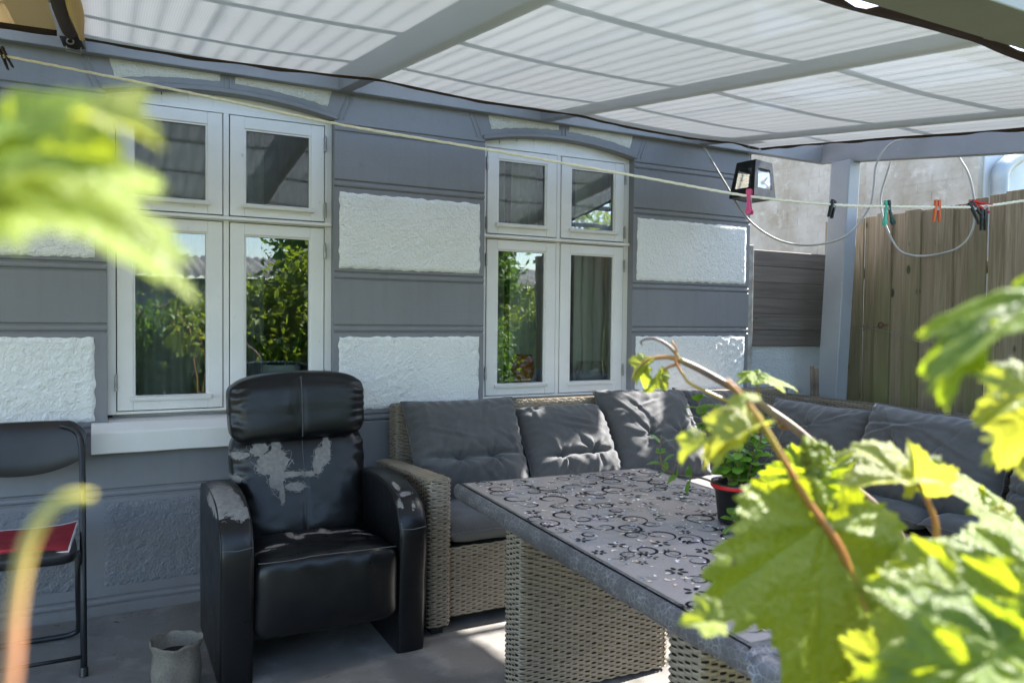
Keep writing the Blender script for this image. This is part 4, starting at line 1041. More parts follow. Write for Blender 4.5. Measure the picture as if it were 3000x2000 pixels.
mb = MB(); mb.grid(30, 14, backp(-.012)); mb.grid(30, 14, backp(.012), flip=True)
# close the rim of the pad
A = [backp(-.012)(i/30, 1) for i in range(31)]; B = [backp(.012)(i/30, 1) for i in range(31)]; mb.add(A+B, [(i, i+1, 31+i+1, 31+i) for i in range(30)])
A = [backp(-.012)(i/30, 0) for i in range(31)]; B = [backp(.012)(i/30, 0) for i in range(31)]; mb.add(A+B, [(i+1, i, 31+i, 31+i+1) for i in range(30)])
A = [backp(-.012)(1, i/14) for i in range(15)]; B = [backp(.012)(1, i/14) for i in range(15)]; mb.add(A+B, [(i+1, i, 15+i, 15+i+1) for i in range(14)])
mb.build('backrest', M['vinylblack'], ch, smooth=True)
def fn_cs(p, q): return Vector((-.31+p.x*(1-.10*(q.y+1)/2), -.43+p.y, .424+p.z-.010*(q.y)+.006*(1-q.x**2)))
weld(softbox(.212, .190, .030, 5, (20, 20, 6), fn_cs).build('seat', M['vinylblack'], ch, smooth=True))
M['red'] = simple('red_cotton', (.24, .006, .016), .85, .12, 30, 400, .2, .001); M['pipingwhite'] = simple('white_piping', (.6, .57, .6), .7)
rp = thing('seat_pad', (-.3, -.43, .45), 'red seat pad with white piping on the black folding chair', 'cushion')
def padf(u, v, s):
    x = -.505+.385*u+.02*(v-.5); y = -.595+.345*v; e = max(abs(2*u-1), abs(2*v-1))
    z = .458+.010*s*(1-e**6)+.012*v+.012*(u > .8)*((u-.8)/.2)**2*v+.003*nz(u*4, v*4, 1); return Vector((x, y, z))
mb = MB(); mb.grid(24, 20, lambda u, v: padf(u, v, 1)); mb.grid(24, 20, lambda u, v: padf(u, v, -1)-Vector((0, 0, .003)), flip=True); mb.build('pad_cover', M['red'], rp, smooth=True)
per = [(i/12, 0) for i in range(12)]+[(1, i/12) for i in range(12)]+[(1-i/12, 1) for i in range(12)]+[(0, 1-i/12) for i in range(12)]
mb = MB(); mb.tube([padf(a, b, 0)-Vector((0, 0, .0015)) for a, b in per], .0042, 6, closed=True); mb.build('piping', M['pipingwhite'], rp, smooth=True)

# crumbs of leaf and grit on the concrete
rs = random.Random(77); mb = MB()
for k in range(700):
    x, y = rs.uniform(-.9, 2.2), rs.uniform(-2.6, -.03)
    if rs.random() < .35: y = rs.uniform(-.12, -.02)
    a = rs.uniform(0, 6.28); l = rs.uniform(.0015, .006)*(2.6 if rs.random() < .10 else 1); d = Vector((math.cos(a), math.sin(a), 0))*l; n = Vector((-math.sin(a), math.cos(a), 0))*l*rs.uniform(.3, .6); c = Vector((x, y, .0006))
    mb.add([c-d, c-n+Vector((0, 0, l*.3)), c+d+Vector((0, 0, l*.4)), c+n], [(0, 1, 2, 3)])
o = mb.build('floor_debris', simple('dry_crumbs', (.09, .065, .04), .9, .3, 90, c2=(.20, .16, .11)), None, kind='stuff')
tag(o, 'dry crumbs and leaf bits scattered on the concrete floor', 'debris')
# ================================================================== things behind the windows
t = NT('sheer_curtain'); o = t.oc(); c = t.mix(t.rng(t.noise(o, 3, 3), .3, .7), (.75, .76, .75), (.85, .86, .85))
d_ = t.n('ShaderNodeBsdfDiffuse'); t.l(c, d_.inputs[0]); tl = t.n('ShaderNodeBsdfTranslucent'); t.l(c, tl.inputs[0]); tr = t.n('ShaderNodeBsdfTransparent')
M['sheer'] = t.fin(t.mixsh(.32, t.mixsh(.5, d_, tl), tr))
M['drape'] = simple('pale_drape', (.72, .72, .66), .85, .08, 3, 200, .2, .001)
M['darkwood'] = simple('dark_bookcase', (.045, .030, .022), .5)
def curtain(x0, x1, y, mat, label, z0=.90, z1=2.30, folds=6, amp=.018, seed=0):
    mb = MB(); mb.grid(60, 10, lambda u, v: (x0+(x1-x0)*u, y+amp*math.sin(u*folds*6.283+1.2*nz(u*3, v, seed))+.5*amp*nz(u*9, v*2, seed), z0+(z1-z0)*v))
    return tag(mb.build('curtain', mat, None, smooth=True), label, 'curtain', 'curtains behind the windows')
curtain(.02, .47, .20, M['sheer'], 'sheer curtain behind the left half of the left window', seed=1)
curtain(.50, .68, .20, M['sheer'], 'narrow sheer curtain behind the right half of the left window', folds=3, seed=2)
curtain(1.84, 2.02, .22, M['sheer'], 'sheer curtain at the left side of the right window', folds=3, seed=3)
curtain(2.07, 2.25, .24, M['drape'], 'grey drape behind the red vase in the right window', folds=3, seed=4)
curtain(2.52, 2.95, .26, M['drape'], 'pale drape filling the right side of the right window', folds=4, amp=.010, seed=5)
mb = MB(); mb.box((1.50, 1.6, .31), (2.75, 1.95, 2.3)); tag(mb.build('bookcase', M['darkwood'], None, bev=.004), 'dark bookcase deep in the room behind the right window', 'bookcase')
M['whiteglaze'] = simple('white_glaze', (.66, .68, .66), .25, .05); M['redglaze'] = simple('red_glass', (.50, .010, .014), .08, .2, 25)
pl = thing('potted_plant', (.765, .225, .875), 'leafy green plant in a white pot inside the left window', 'plant')
mb = MB(); mb.lathe([(0, .876), (.080, .876), (.090, .90), (.098, 1.05), (.098, 1.062), (.090, 1.062), (.088, 1.03), (0, 1.03)], (.765, .225, 0), 32); mb.build('pot', M['whiteglaze'], pl, smooth=True)
M['housegreen'] = simple('house_plant_leaf', (.05, .13, .02), .4, .3, 12)
rs = random.Random(3)
for k in range(26):
    a = rs.uniform(0, 6.28); l = rs.uniform(.12, .30); tilt = rs.uniform(.1, .8); w = rs.uniform(.014, .024); mb = MB(); base = Vector((.765+.04*math.cos(a), .225+.04*math.sin(a), 1.03)); dr = Vector((math.cos(a)*math.sin(tilt), math.sin(a)*math.sin(tilt), math.cos(tilt))); sd_ = dr.cross(Vector((math.sin(a*3), math.cos(a*2), .2))).normalized()
    vs = []
    for i in range(7):
        f = i/6; p = base+dr*l*f+Vector((0, 0, -.10*f*f*math.sin(tilt))); ww = w*math.sin(math.pi*(.12+.88*f)); vs += [p-sd_*ww, p+sd_*ww+Vector((0, 0, .002))]
    mb.add(vs, [(2*i, 2*i+1, 2*i+3, 2*i+2) for i in range(6)]); mb.build('leaf', M['housegreen'], pl, smooth=True)
mb = MB(); mb.lathe([(0, .876), (.036, .876), (.044, .92), (.064, .985), (.067, 1.03), (.057, 1.090), (.053, 1.094), (.050, 1.085), (.058, 1.03), (.036, .91), (0, .91)], (2.115, .165, 0), 32)
tag(mb.build('vase', M['redglaze'], None, smooth=True), 'dark red glass vase inside the right window', 'vase')
t = NT('clear_bowl_glass'); gl = t.n('ShaderNodeBsdfGlossy'); gl.inputs['Roughness'].default_value = .05; tr = t.n('ShaderNodeBsdfTransparent'); lw = t.n('ShaderNodeLayerWeight'); lw.inputs[0].default_value = .5
M['bowl'] = t.fin(t.mixsh(t.math('ADD', t.math('MULTIPLY', lw.outputs[1], .6), .06), tr, gl))
mb = MB(); mb.lathe([(0, .876), (.06, .877), (.09, .92), (.10, .985), (.085, 1.05), (.083, 1.05), (.097, .985), (.086, .922), (.055, .885), (0, .884)], (2.62, .22, 0), 32)
tag(mb.build('glass_bowl', M['bowl'], None, smooth=True), 'round clear glass bowl inside the right window', 'bowl')
for k, (x, y, s, lab) in enumerate([(2.53, .19, .016, 'small white shell left of the glass bowl'), (2.60, .17, .020, 'large white shell in front of the glass bowl'), (2.66, .185, .014, 'small white shell right of the glass bowl')]):
    mb = softbox(s*1.5, s, s*.7, 3, (8, 6, 6), lambda p, q, x=x, y=y: Vector((x+p.x, y+p.y, .888+p.z+.003*nz(p.x*90, p.y*90, k)))); tag(mb.build('shell', M['whiteglaze'], None, smooth=True), lab, 'shell', 'shells in the window')
jar = MB(); jar.lathe([(0, .876), (.045, .876), (.048, .89)]+[(.048+.003*math.sin(z*400), z) for z in np.linspace(.90, 1.0, 14)]+[(.040, 1.01), (.040, 1.03), (.036, 1.03), (.036, .9), (0, .9)], (.375, .21, 0), 28)
tag(jar.build('glass_jar', M['bowl'], None, smooth=True), 'ribbed glass jar inside the left window', 'jar')

# ================================================================== lantern, washing line, pegs, cable
lan = thing('lantern', (3.43, -.3, 2.02), 'black metal hanging lantern with clear panes near the house corner', 'lantern')
ln_c = Vector((3.428, -.30, 0)); ca, sa = math.cos(R(4)), math.sin(R(4))
def lp_(x, y, z, tilt=-.06): 
    X = x*ca-y*sa; Y = x*sa+y*ca; return ln_c+Vector((X-(z-2.25)*tilt, Y, z+X*tilt))
h0, h1, w0, w1 = 2.03, 2.245, .095, .072
def fr4(w, z): return [lp_(-w, -w, z), lp_(w, -w, z), lp_(w, w, z), lp_(-w, w, z)]
def wz(z): return w0+(w1-w0)*(z-h0)/(h1-h0)
mb = MB()
for i in range(4):   # four frames: solid border with an opening
    za, zb, zc_, zd = h0, h0+.052, h1-.045, h1
    A = [fr4(wz(z), z) for z in (za, zb, zc_, zd)]
    def pt(lv, f): return A[lv][i].lerp(A[lv][(i+1) % 4], f)
    ins = [pt(1, .17), pt(1, .83), pt(2, .83), pt(2, .17)]; outp = [pt(0, 0), pt(0, 1), pt(3, 1), pt(3, 0)]
    cen = sum(outp, Vector())/4; inward = (lp_(0, 0, cen.z)-cen).normalized()*.004
    vs = outp+ins; vs = vs+[v+inward for v in vs]; f = []
    for k in range(4): j = (k+1) % 4; f += [(k, j, 4+j, 4+k), (8+j, 8+k, 12+k, 12+j), (4+k, 4+j, 12+j, 12+k)]
    mb.add(vs, f)
    gm = MB(); gm.add([v+inward*.5 for v in ins], [(0, 1, 2, 3)]); gm.build('pane', M['bowl'], lan)
mb.add(fr4(w1, h1), [(0, 1, 2, 3)]); mb.add(fr4(w0*.97, h0+.002), [(3, 2, 1, 0)])
mb.build('frame', M['blackpaint'], lan)
for s in (-1, 1):
    a = lp_(.045*s, .0, h1); mb = MB(); mb.tube([a, a+Vector((.004*s, 0, .05)), Vector((a.x+.006*s, a.y, 2.355))], .0016, 5); mb.build('hanger', M['steel'], lan)
# washing line
RP = [(-260, 118, 2.55), (0, 162, 2.52), (490, 259, 2.5), (980, 362, 2.5), (1418, 437, 2.5), (1890, 521, 2.5), (2195, 575, 2.5), (2447, 600, 2.5), (2600, 605, 2.5), (2760, 607, 2.5), (2870, 605, 2.5), (3000, 588, 2.5), (3250, 552, 2.48)]
rp_ = [at(*q) for q in RP]
M['rope'] = simple('cream_rope', (.88, .82, .76), .85, .06, 60, 250, .6, .002)
mb = MB(); rc = catmull(rp_, 30); mb.tube([p+Vector((0, 0, .0006*math.sin(i*1.9))) for i, p in enumerate(rc)], .0044, 6); tag(mb.build('washing_line', M['rope'], None, smooth=True), 'cream cord washing line crossing in front of both windows', 'washing line')
def line_pt(u):
    best = min(rc, key=lambda p: abs(((p-CAM).dot(RGT)/(p-CAM).dot(FWD))*2250+1500-u)); return best
def peg(u, ang, mats, label, ln=.074, w=.012, spread=.22, round_=False, up=.30, yaw=0.):
    c = line_pt(u); root = thing('clothes_peg', c, label, 'clothes peg', 'clothes pegs on the washing line')
    ax = Vector(RGT)*math.cos(yaw)+Vector(FWD)*math.sin(yaw); dn = Vector((0, 0, -1)); nrm = ax.cross(dn).normalized()
    q = Quaternion(nrm, ang); ax = q @ ax; dn = q @ dn
    for s in (-1, 1):
        qs = Quaternion(nrm, s*spread*.5); d = qs @ dn; a = qs @ ax
        top = c-dn*ln*up+ax*s*.0045
        mb = MB(); N = 9; vs = []
        for i in range(N):
            f = i/(N-1); p = top+dn*ln*f+ax*s*(.001+spread*ln*.45*max(0, f-.32)**1.2)
            hw = w*.5*(.75+.25*math.sin(f*3)) if not round_ else w*.5*(.75+.55*math.exp(-((f-.12)/.13)**2)+.65*math.exp(-((f-.90)/.11)**2)); tk = .0042*(1-.5*f) if not round_ else .0050*(.6+.5*math.exp(-((f-.9)/.15)**2))
            vs += [p-nrm*hw-ax*tk, p+nrm*hw-ax*tk, p+nrm*hw+ax*tk, p-nrm*hw+ax*tk]
        fs = [(0, 1, 2, 3), (4*N-1, 4*N-2, 4*N-3, 4*N-4)]
        for i in range(N-1):
            for k in range(4): fs.append((4*i+k, 4*i+4+k, 4*i+4+(k+1) % 4, 4*i+(k+1) % 4))
        mb.add(vs, fs); o = mb.build('jaw', mats[0 if s < 0 else -1], root); bevel(o, .0012)
    mb = MB(); sc_ = c+dn*ln*.10; mb.tube([sc_+nrm*x for x in np.linspace(-.007, .007, 3)], .0042, 8); mb.tube([sc_-ax*.008+nrm*.007, sc_+nrm*.0075+dn*.004, sc_+ax*.009+nrm*.007], .0010, 4); mb.build('spring', M['steel'], root)
    return root
def plast(n, c, r=.35):
    t = NT(n); p = t.pr(Base_Color=c, Roughness=r, Subsurface_Weight=.0); tl = t.n('ShaderNodeBsdfTranslucent'); tl.inputs[0].default_value = (*c, 1); return t.fin(t.mixsh(.25, p, tl))
M['pink'] = plast('pink_plastic', (.70, .07, .25)); M['teal'] = plast('teal_plastic', (.12, .55, .45)); M['orange'] = plast('orange_plastic', (.75, .17, .06)); M['redp'] = plast('red_plastic', (.70, .02, .02))
M['tealdark'] = simple('dark_teal_grip', (.02, .06, .06), .5)
peg(18, -.45, [M['black']], 'black clothes peg at the far left end of the washing line', .075, .014, .16, up=.40)
peg(2199, -.06, [M['pink']], 'pink clothes peg with round ends below the lantern', .082, .014, .20, True, up=.28, yaw=.9)
peg(2440, .28, [M['black']], 'black clothes peg in front of the grey post', .060, .013, .12, up=.25, yaw=.5)
peg(2602, -.10, [M['teal'], M['tealdark']], 'teal clothes peg hanging on the line before the fence', .080, .015, .42, True, up=.25)
peg(2746, .03, [M['orange']], 'orange clothes peg hanging on the line before the fence', .072, .014, .18, up=.33)
peg(2850, -.55, [M['black']], 'black clothes peg tilted between orange and red pegs', .078, .013, .30, up=.25)
peg(2882, -1.25, [M['redp']], 'red clothes peg lying sideways on the washing line', .066, .012, .42, up=.62)
peg(2883, 0.0, [M['black']], 'black clothes peg hanging straight down beside the red peg', .070, .014, .06, up=-.12)
# grey cable looped at the corner of the pergola
M['cable'] = simple('grey_cable', (.42, .41, .38), .5, .15)
cab = thing('cable', at(2300, 700, 4.7), 'pale cable hanging in loops at the pergola corner', 'cable')
mb = MB(); mb.tube(catmull([at(*q) for q in ((2062, 432, 4.72), (2120, 530, 4.70), (2190, 640, 4.66), (2280, 703, 4.6), (2380, 718, 4.55), (2480, 690, 4.5), (2545, 610, 4.5), (2560, 545, 4.5), (2568, 480, 4.5), (2605, 425, 4.45), (2660, 404, 4.42), (2700, 398, 4.42), (2716, 388, 4.42), (2724, 372, 4.45))], 8), .0062, 8); mb.build('hanging_loop', M['cable'], cab, smooth=True)
mb = MB(); mb.tube(catmull([at(*q) for q in [(u_, v_, 4.43/(.4649+.000393*(u_-1500))) for u_, v_ in ((2612, 440), (2606, 482), (2583, 560), (2580, 600), (2595, 660), (2630, 728), (2672, 748), (2730, 748), (2800, 730), (2842, 690), (2856, 630), (2850, 560), (2835, 505), (2812, 465), (2800, 440))]], 8), .0068, 8); mb.build('coil', M['cable'], cab, smooth=True)

# ================================================================== grape vine
VEINS = [0, 52, -52, 108, -108]
def m_leaf(name, green, yellow, tl_g, tl_y):
    t = NT(name); tc = t.n('ShaderNodeTexCoord').outputs['Object']; s = t.sep(tc); oi = t.n('ShaderNodeObjectInfo').outputs['Random']
    best = None; fws = None
    for a in VEINS:
        ca_, sa_ = math.cos(R(a)), math.sin(R(a))
        pd = t.math('ABSOLUTE', t.math('SUBTRACT', t.math('MULTIPLY', s[0], sa_), t.math('MULTIPLY', s[1], ca_)))
        fw = t.math('ADD', t.math('MULTIPLY', s[0], ca_), t.math('MULTIPLY', s[1], sa_))
        d = t.math('ADD', pd, t.math('MULTIPLY', t.math('LESS_THAN', fw, 0), 5)); 
        if best is None: best, fws = d, fw
        else:
            lt_ = t.math('LESS_THAN', d, best); mx = t.n('ShaderNodeMix', data_type='FLOAT'); t.l(lt_, mx.inputs[0]); t.l(fws, mx.inputs[2]); t.l(fw, mx.inputs[3]); fws = mx.outputs[0]; best = t.math('MINIMUM', best, d)
    sv = t.rng(t.math('ABSOLUTE', t.math('SINE', t.math('MULTIPLY', t.math('SUBTRACT', fws, t.math('MULTIPLY', best, .9)), 21))), .16, .03)
    vein = t.math('MAXIMUM', t.rng(best, .022, .006), t.math('MULTIPLY', sv, .55)); spot = t.rng(t.noise(tc, 16, 3), .70, .76); n = t.noise(tc, 7, 4); f = t.math('ADD', t.math('MULTIPLY', oi, .7), t.math('MULTIPLY', n, .3))
    c = t.mix(f, green, yellow); c = t.mix(t.math('MULTIPLY', vein, .6), c, tuple(min(1, x*1.7+.03) for x in yellow))
    tc2 = t.mix(f, tl_g, tl_y); tc2 = t.mix(t.math('MULTIPLY', vein, .5), tc2, tuple(x*.45 for x in tl_y))
    c = t.mix(spot, c, (.10, .06, .025)); tc2 = t.mix(spot, tc2, (.12, .06, .02))
    nb = t.bump(t.math('ADD', t.noise(tc, 22, 3), t.math('MULTIPLY', sv, -.5)), .35, .03)
    p = t.pr(Base_Color=c, Roughness=.42, Specular_IOR_Level=.40, Normal=nb); tl = t.n('ShaderNodeBsdfTranslucent'); t.l(tc2, tl.inputs[0]); t.l(nb, tl.inputs[1])
    return t.fin(t.mixsh(.50, p, tl))
M['leaf'] = m_leaf('vine_leaf', (.080, .135, .014), (.15, .195, .020), (.29, .40, .012), (.48, .52, .016))
M['youngleaf'] = m_leaf('young_vine_leaf', (.14, .20, .03), (.26, .27, .06), (.34, .43, .025), (.55, .52, .05))
def m_stem():
    t = NT('vine_stem'); o = t.oc(); n = t.noise(o, 16, 4)
    return t.fin(t.pr(Base_Color=t.ramp(n, [(.35, (.06, .035, .03)), (.55, (.14, .08, .05)), (.7, (.16, .15, .04))]), Roughness=.5))
M['stem'] = m_stem()
t = NT('young_vine_stem'); n = t.noise(t.oc(), 14, 3); p = t.pr(Base_Color=t.ramp(n, [(.35, (.30, .10, .03)), (.6, (.30, .22, .03))]), Roughness=.4); M['youngstem'] = t.fin(p)
t = NT('tendril_skin'); zz_ = t.sep(t.n('ShaderNodeNewGeometry').outputs['Position'])[2]; cc_ = t.mix(t.rng(zz_, 1.215, 1.258), (.36, .17, .085), (.46, .42, .08)); M['tendril'] = t.fin(t.pr(Base_Color=cc_, Roughness=.5))
CTRL = [(0, 1.0), (10, .93), (24, .70), (31, .67), (42, .80), (53, .90), (64, .78), (78, .60), (86, .60), (98, .70), (110, .74), (124, .62), (140, .54), (158, .46), (170, .30), (177, .12), (180, .04)]
def outl(a):
    a = abs(a)
    for (p, q) in zip(CTRL[:-1], CTRL[1:]):
        if a <= q[0]: f = (a-p[0])/(q[0]-p[0]); f = f*f*(3-2*f); return p[1]+(q[1]-p[1])*f
    return .04
def leaf_mesh(seed, mat, fold=.25, droop=.25, curl_=.0, NA=132, NR=11, basal=.72):
    rs = random.Random(seed); ph = rs.uniform(0, 6); vs = [(0, 0, 0)]; fs = []
    for j in range(1, NR+1):
        f = j/NR
        for i in range(NA):
            a = -180+360*i/NA; r = outl(a)*(1+.05*nz(a*.02, seed, 0))*(1 if abs(a) < 75 else 1+(basal-1)*min(1, (abs(a)-75)/45))
            tooth = abs(((a*.125+10) % 1)*2-1); tooth = .88+.13*tooth if abs(a) < 165 else 1
            rr = r*f*(1 if f < .85 else 1+(tooth-1)*(f-.85)/.15); x, y = rr*math.cos(R(a)), rr*math.sin(R(a))
            vd = 9
            for va in VEINS:
                ca_, sa_ = math.cos(R(va)), math.sin(R(va))
                if x*ca_+y*sa_ > 0: vd = min(vd, abs(x*sa_-y*ca_))
            z = .045*min(1, vd/.10)**.8-.045
            z += .016*math.sin(vd*34)*math.sin(rr*15+ph)*min(1, vd/.06)                # quilted blade
            z += fold*abs(y)*.6-droop*rr*rr*.5+curl_*y*rr+.035*nz(x*2.2, y*2.2, seed)*1.5
            z += .05*math.sin(math.radians(a)*5+ph)*max(0, f-.55)
            vs.append((x, y, z))
    for i in range(NA-1): fs.append((0, 1+i, 1+i+1))
    for j in range(NR-1):
        for i in range(NA-1):
            a = 1+j*NA+i; fs.append((a, a+NA, a+NA+1, a+1))
    mb = MB(); mb.add(vs, fs); return mb.mesh('vine_leaf', mat, True)
LM = [leaf_mesh(1, M['leaf'], .10, .35), leaf_mesh(2, M['leaf'], .45, .30, .1), leaf_mesh(3, M['leaf'], -.15, .55, -.1), leaf_mesh(4, M['leaf'], .6, .9)]
YM = [leaf_mesh(11, M['youngleaf'], 1.3, .7, .2), leaf_mesh(12, M['youngleaf'], 1.7, .9, -.2), leaf_mesh(13, M['youngleaf'], -.3, 1.0)]
def place(parent, me, J, tip, nrm, size, name='leaf'):
    """tip / nrm given as (right, up, towards camera) triples"""
    T = Vector(RGT)*tip[0]+Vector(UPV)*tip[1]-Vector(FWD)*tip[2]; N = Vector(RGT)*nrm[0]+Vector(UPV)*nrm[1]-Vector(FWD)*nrm[2]
    T.normalize(); N = (N-T*N.dot(T)).normalized(); B = N.cross(T)
    o = link(name, me, None, parent); o.matrix_basis = Matrix(((T.x*size, B.x*size, N.x*size, J.x), (T.y*size, B.y*size, N.y*size, J.y), (T.z*size, B.z*size, N.z*size, J.z), (0, 0, 0, 1)))
    return o
D2 = 1/.784
def ad(x, y, d): return at(x*D2, y*D2, d)
v1 = thing('grape_vine', (.85, -3.0, -.05), 'grape vine with large sunlit leaves in the right foreground', 'vine')
def stem(parent, pts, r, mat=None, name='stem'):
    mb = MB(); c = catmull(pts, 8); n = len(c); rr = [r[0]+(r[1]-r[0])*i/(n-1) for i in range(n)] if isinstance(r, tuple) else r; mb.tube(c, rr, 8); return mb.build(name, mat or M['stem'], parent, smooth=True)
base1 = Vector((.85, -3.0, -.05))
stem(v1, [base1, Vector((.83, -2.95, .5)), ad(2080, 1330, 1.25), ad(1930, 1090, 1.22), ad(1845, 1000, 1.2), ad(1745, 928, 1.2), ad(1620, 855, 1.2), ad(1560, 826, 1.2)], (.010, .0048))
stem(v1, [ad(1560, 826, 1.2), ad(1530, 820, 1.2), ad(1490, 826, 1.2), ad(1462, 848, 1.2), ad(1452, 870, 1.2)], (.0040, .002), M['youngstem'])
stem(v1, [ad(1560, 826, 1.2), ad(1548, 806, 1.2), ad(1527, 788, 1.2), ad(1505, 778, 1.2), ad(1485, 778, 1.2), ad(1472, 785, 1.2), ad(1476, 793, 1.2)], (.0032, .0012), M['stem'])
stem(v1, [ad(1542, 783, 1.19), ad(1553, 800, 1.19), ad(1552, 830, 1.19), ad(1570, 862, 1.19), ad(1585, 880, 1.19), ad(1625, 900, 1.2), ad(1680, 925, 1.2)], (.0016, .0030), M['youngstem'], 'tendril')
stem(v1, [ad(1560, 835, 1.2), ad(1535, 843, 1.2), ad(1515, 855, 1.2)], (.0028, .0018), M['youngstem'], 'petiole')
place(v1, YM[1], ad(1490, 838, 1.2), (-.7, -.5, .1), (-.3, .9, .2), .036); place(v1, YM[0], ad(1512, 855, 1.2), (-.35, -.9, .1), (.9, .2, .3), .040); place(v1, YM[2], ad(1470, 852, 1.2), (-.05, -1, .0), (-.9, .1, .3), .034)
# sharp leaf at the shoulder of the stem, seen from the side
stem(v1, [ad(1748, 925, 1.2), ad(1740, 890, 1.2), ad(1741, 856, 1.2)], (.0022, .0018), M['stem'], 'petiole')
place(v1, LM[2], ad(1741, 857, 1.2), (1.0, -.16, .10), (.06, .93, .22), .066); place(v1, LM[0], ad(1739, 858, 1.2), (-.9, -.25, .3), (-.05, .93, .25), .040)
# nearer stem with pale young leaves
stem(v1, [Vector((.62, -3.25, -.05)), ad(2330, 1700, .72), ad(2080, 1560, .66), ad(1995, 1430, .66), ad(1930, 1260, .66), ad(1862, 1160, .66), ad(1805, 1065, .66), ad(1745, 965, .66), ad(1700, 905, .66), ad(1668, 872, .66)], (.0046, .0020), M['youngstem'])
place(v1, YM[0], ad(1728, 985, .66), (-.93, -.36, .1), (-.15, .90, .30), .052); place(v1, YM[1], ad(1705, 1000, .65), (-.93, -.50, .2), (-.2, .85, .35), .036); place(v1, YM[2], ad(1690, 905, .66), (.35, .15, .5), (-.2, .9, .3), .022); place(v1, YM[0], ad(1610, 1015, .66), (-.85, -.55, .1), (-.1, .85, .4), .026)
# the big leaf facing the camera, and its neighbours
BL = leaf_mesh(21, M['leaf'], -.04, .16, .02, basal=.50)
place(v1, BL, ad(1905, 1200, .66), (-.12, -.93, .30), (.34, .52, .78), .172)
place(v1, LM[0], ad(1868, 1085, .98), (-.50, -.75, .0), (.1, .25, .95), .080); place(v1, LM[2], ad(1898, 1085, 1.0), (.6, .5, .1), (.1, .6, .8), .050); place(v1, LM[1], ad(1890, 1110, .97), (.1, -1, .1), (.3, .2, .9), .075)
place(v1, YM[0], ad(2075, 1100, .74), (-.95, .08, .2), (.0, .9, .45), .066); place(v1, YM[1], ad(2105, 1110, .74), (-.05, .95, .2), (.1, .1, .95), .040); place(v1, YM[2], ad(2112, 1105, .75), (.5, .8, .2), (-.4, .3, .9), .032)
stem(v1, [ad(2140, 1330, .74), ad(2150, 1220, .74), ad(2135, 1160, .74), ad(2108, 1108, .74)], (.0035, .002), M['youngstem'])
place(v1, LM[0], ad(2300, 1165, .85), (-.93, .50, .0), (.15, .85, .35), .078); place(v1, LM[2], ad(2300, 1160, .85), (.6, -.6, .1), (.3, .8, .5), .075); place(v1, LM[1], ad(2290, 1170, .85), (-.7, .05, .2), (.1, .9, .4), .040)
stem(v1, [ad(2330, 1400, .85), ad(2255, 1280, .85), ad(2262, 1195, .85), ad(2290, 1168, .85)], (.004, .0024), M['youngstem'])
# lower right tangle
for (x, y, d, tp_, nr, s, k) in [(2190, 1330, .60, (-.55, -.75, .2), (.2, .75, .6), .075, 0), (2230, 1400, .56, (-.8, -.35, .2), (-.1, .85, .5), .085, 1), (2330, 1290, .62, (-.75, -.3, .3), (.0, .9, .4), .085, 0), (2352, 1370, .55, (-.3, -.9, .2), (.2, .7, .6), .080, 2), (2300, 1480, .50, (-.95, -.1, .2), (.0, .9, .45), .085, 1), (2240, 1560, .48, (-.6, -.7, .2), (.1, .8, .6), .080, 0), (2400, 1500, .50, (-.4, -.8, .2), (-.1, .8, .6), .090, 3), (2110, 1400, .68, (.2, -.95, .1), (.2, .5, .8), .065, 2), (2380, 1240, .7, (-.6, .2, .1), (.1, .9, .3), .07, 0), (2190, 1480, .70, (-.2, -1, .1), (.5, .4, .8), .08, 0), (2100, 1620, .6, (-.5, -.8, .1), (.1, .6, .8), .09, 1), (2330, 1640, .52, (-.7, -.3, .1), (.1, .9, .5), .09, 2)]:
    place(v1, LM[k], ad(x, y, d), tp_, nr, s)
place(v1, YM[0], ad(2170, 1490, .58), (-.9, -.35, .2), (.1, .85, .5), .065); place(v1, YM[1], ad(2060, 1540, .60), (-.9, -.5, .1), (.0, .8, .6), .05); place(v1, YM[2], ad(2120, 1260, .66), (-.7, -.3, .1), (-.1, .8, .5), .04); place(v1, YM[0], ad(1640, 1425, .60), (-.95, .1, .1), (.0, .7, .7), .028)
# upper right, close to the lens
SLM = leaf_mesh(31, M['leaf'], .25, .30, .05)
place(v1, SLM, ad(2395, 668, .42), (-.87, -.50, .06), (-.48, .87, .02), .086); place(v1, SLM, ad(2215, 775, .44), (-.45, -.90, .1), (-.88, .42, .05), .044); place(v1, SLM, ad(2520, 640, .43), (-.9, -.2, .1), (-.2, .97, .02), .06)
place(v1, YM[0], ad(2370, 900, .56), (-.8, -.25, .1), (-.2, .75, .6), .045); place(v1, YM[1], ad(2350, 960, .56), (-.5, -.85, .1), (-.4, .4, .8), .04); place(v1, YM[2], ad(2360, 1005, .58), (-.9, -.2, .1), (.1, .8, .5), .035)
stem(v1, [Vector((.75, -3.22, -.05)), ad(2560, 1500, .56), ad(2480, 1100, .54), ad(2430, 900, .52), ad(2440, 680, .48), ad(2520, 560, .48)], (.006, .003), M['youngstem'])
def buds(parent, pts, seed):
    rs = random.Random(seed); mb = MB(); ax = MB(); ax.tube(pts, .0016, 6); a = ax.build('flower_stalk', M['youngstem'], parent)
    c = catmull(pts, 14)
    for p in c:
        for _ in range(3):
            q = p+Vector((rs.uniform(-1, 1), rs.uniform(-1, 1), rs.uniform(-1, 1)))*.0085; r = rs.uniform(.0022, .0036)
            mb.tube([q-Vector((0, 0, r)), q-Vector((0, 0, r*.5)), q+Vector((0, 0, r*.5)), q+Vector((0, 0, r))], [r*.4, r, r, r*.4], 6)
    mb.build('flower_buds', M['youngleaf'], parent, smooth=True, kind='stuff')
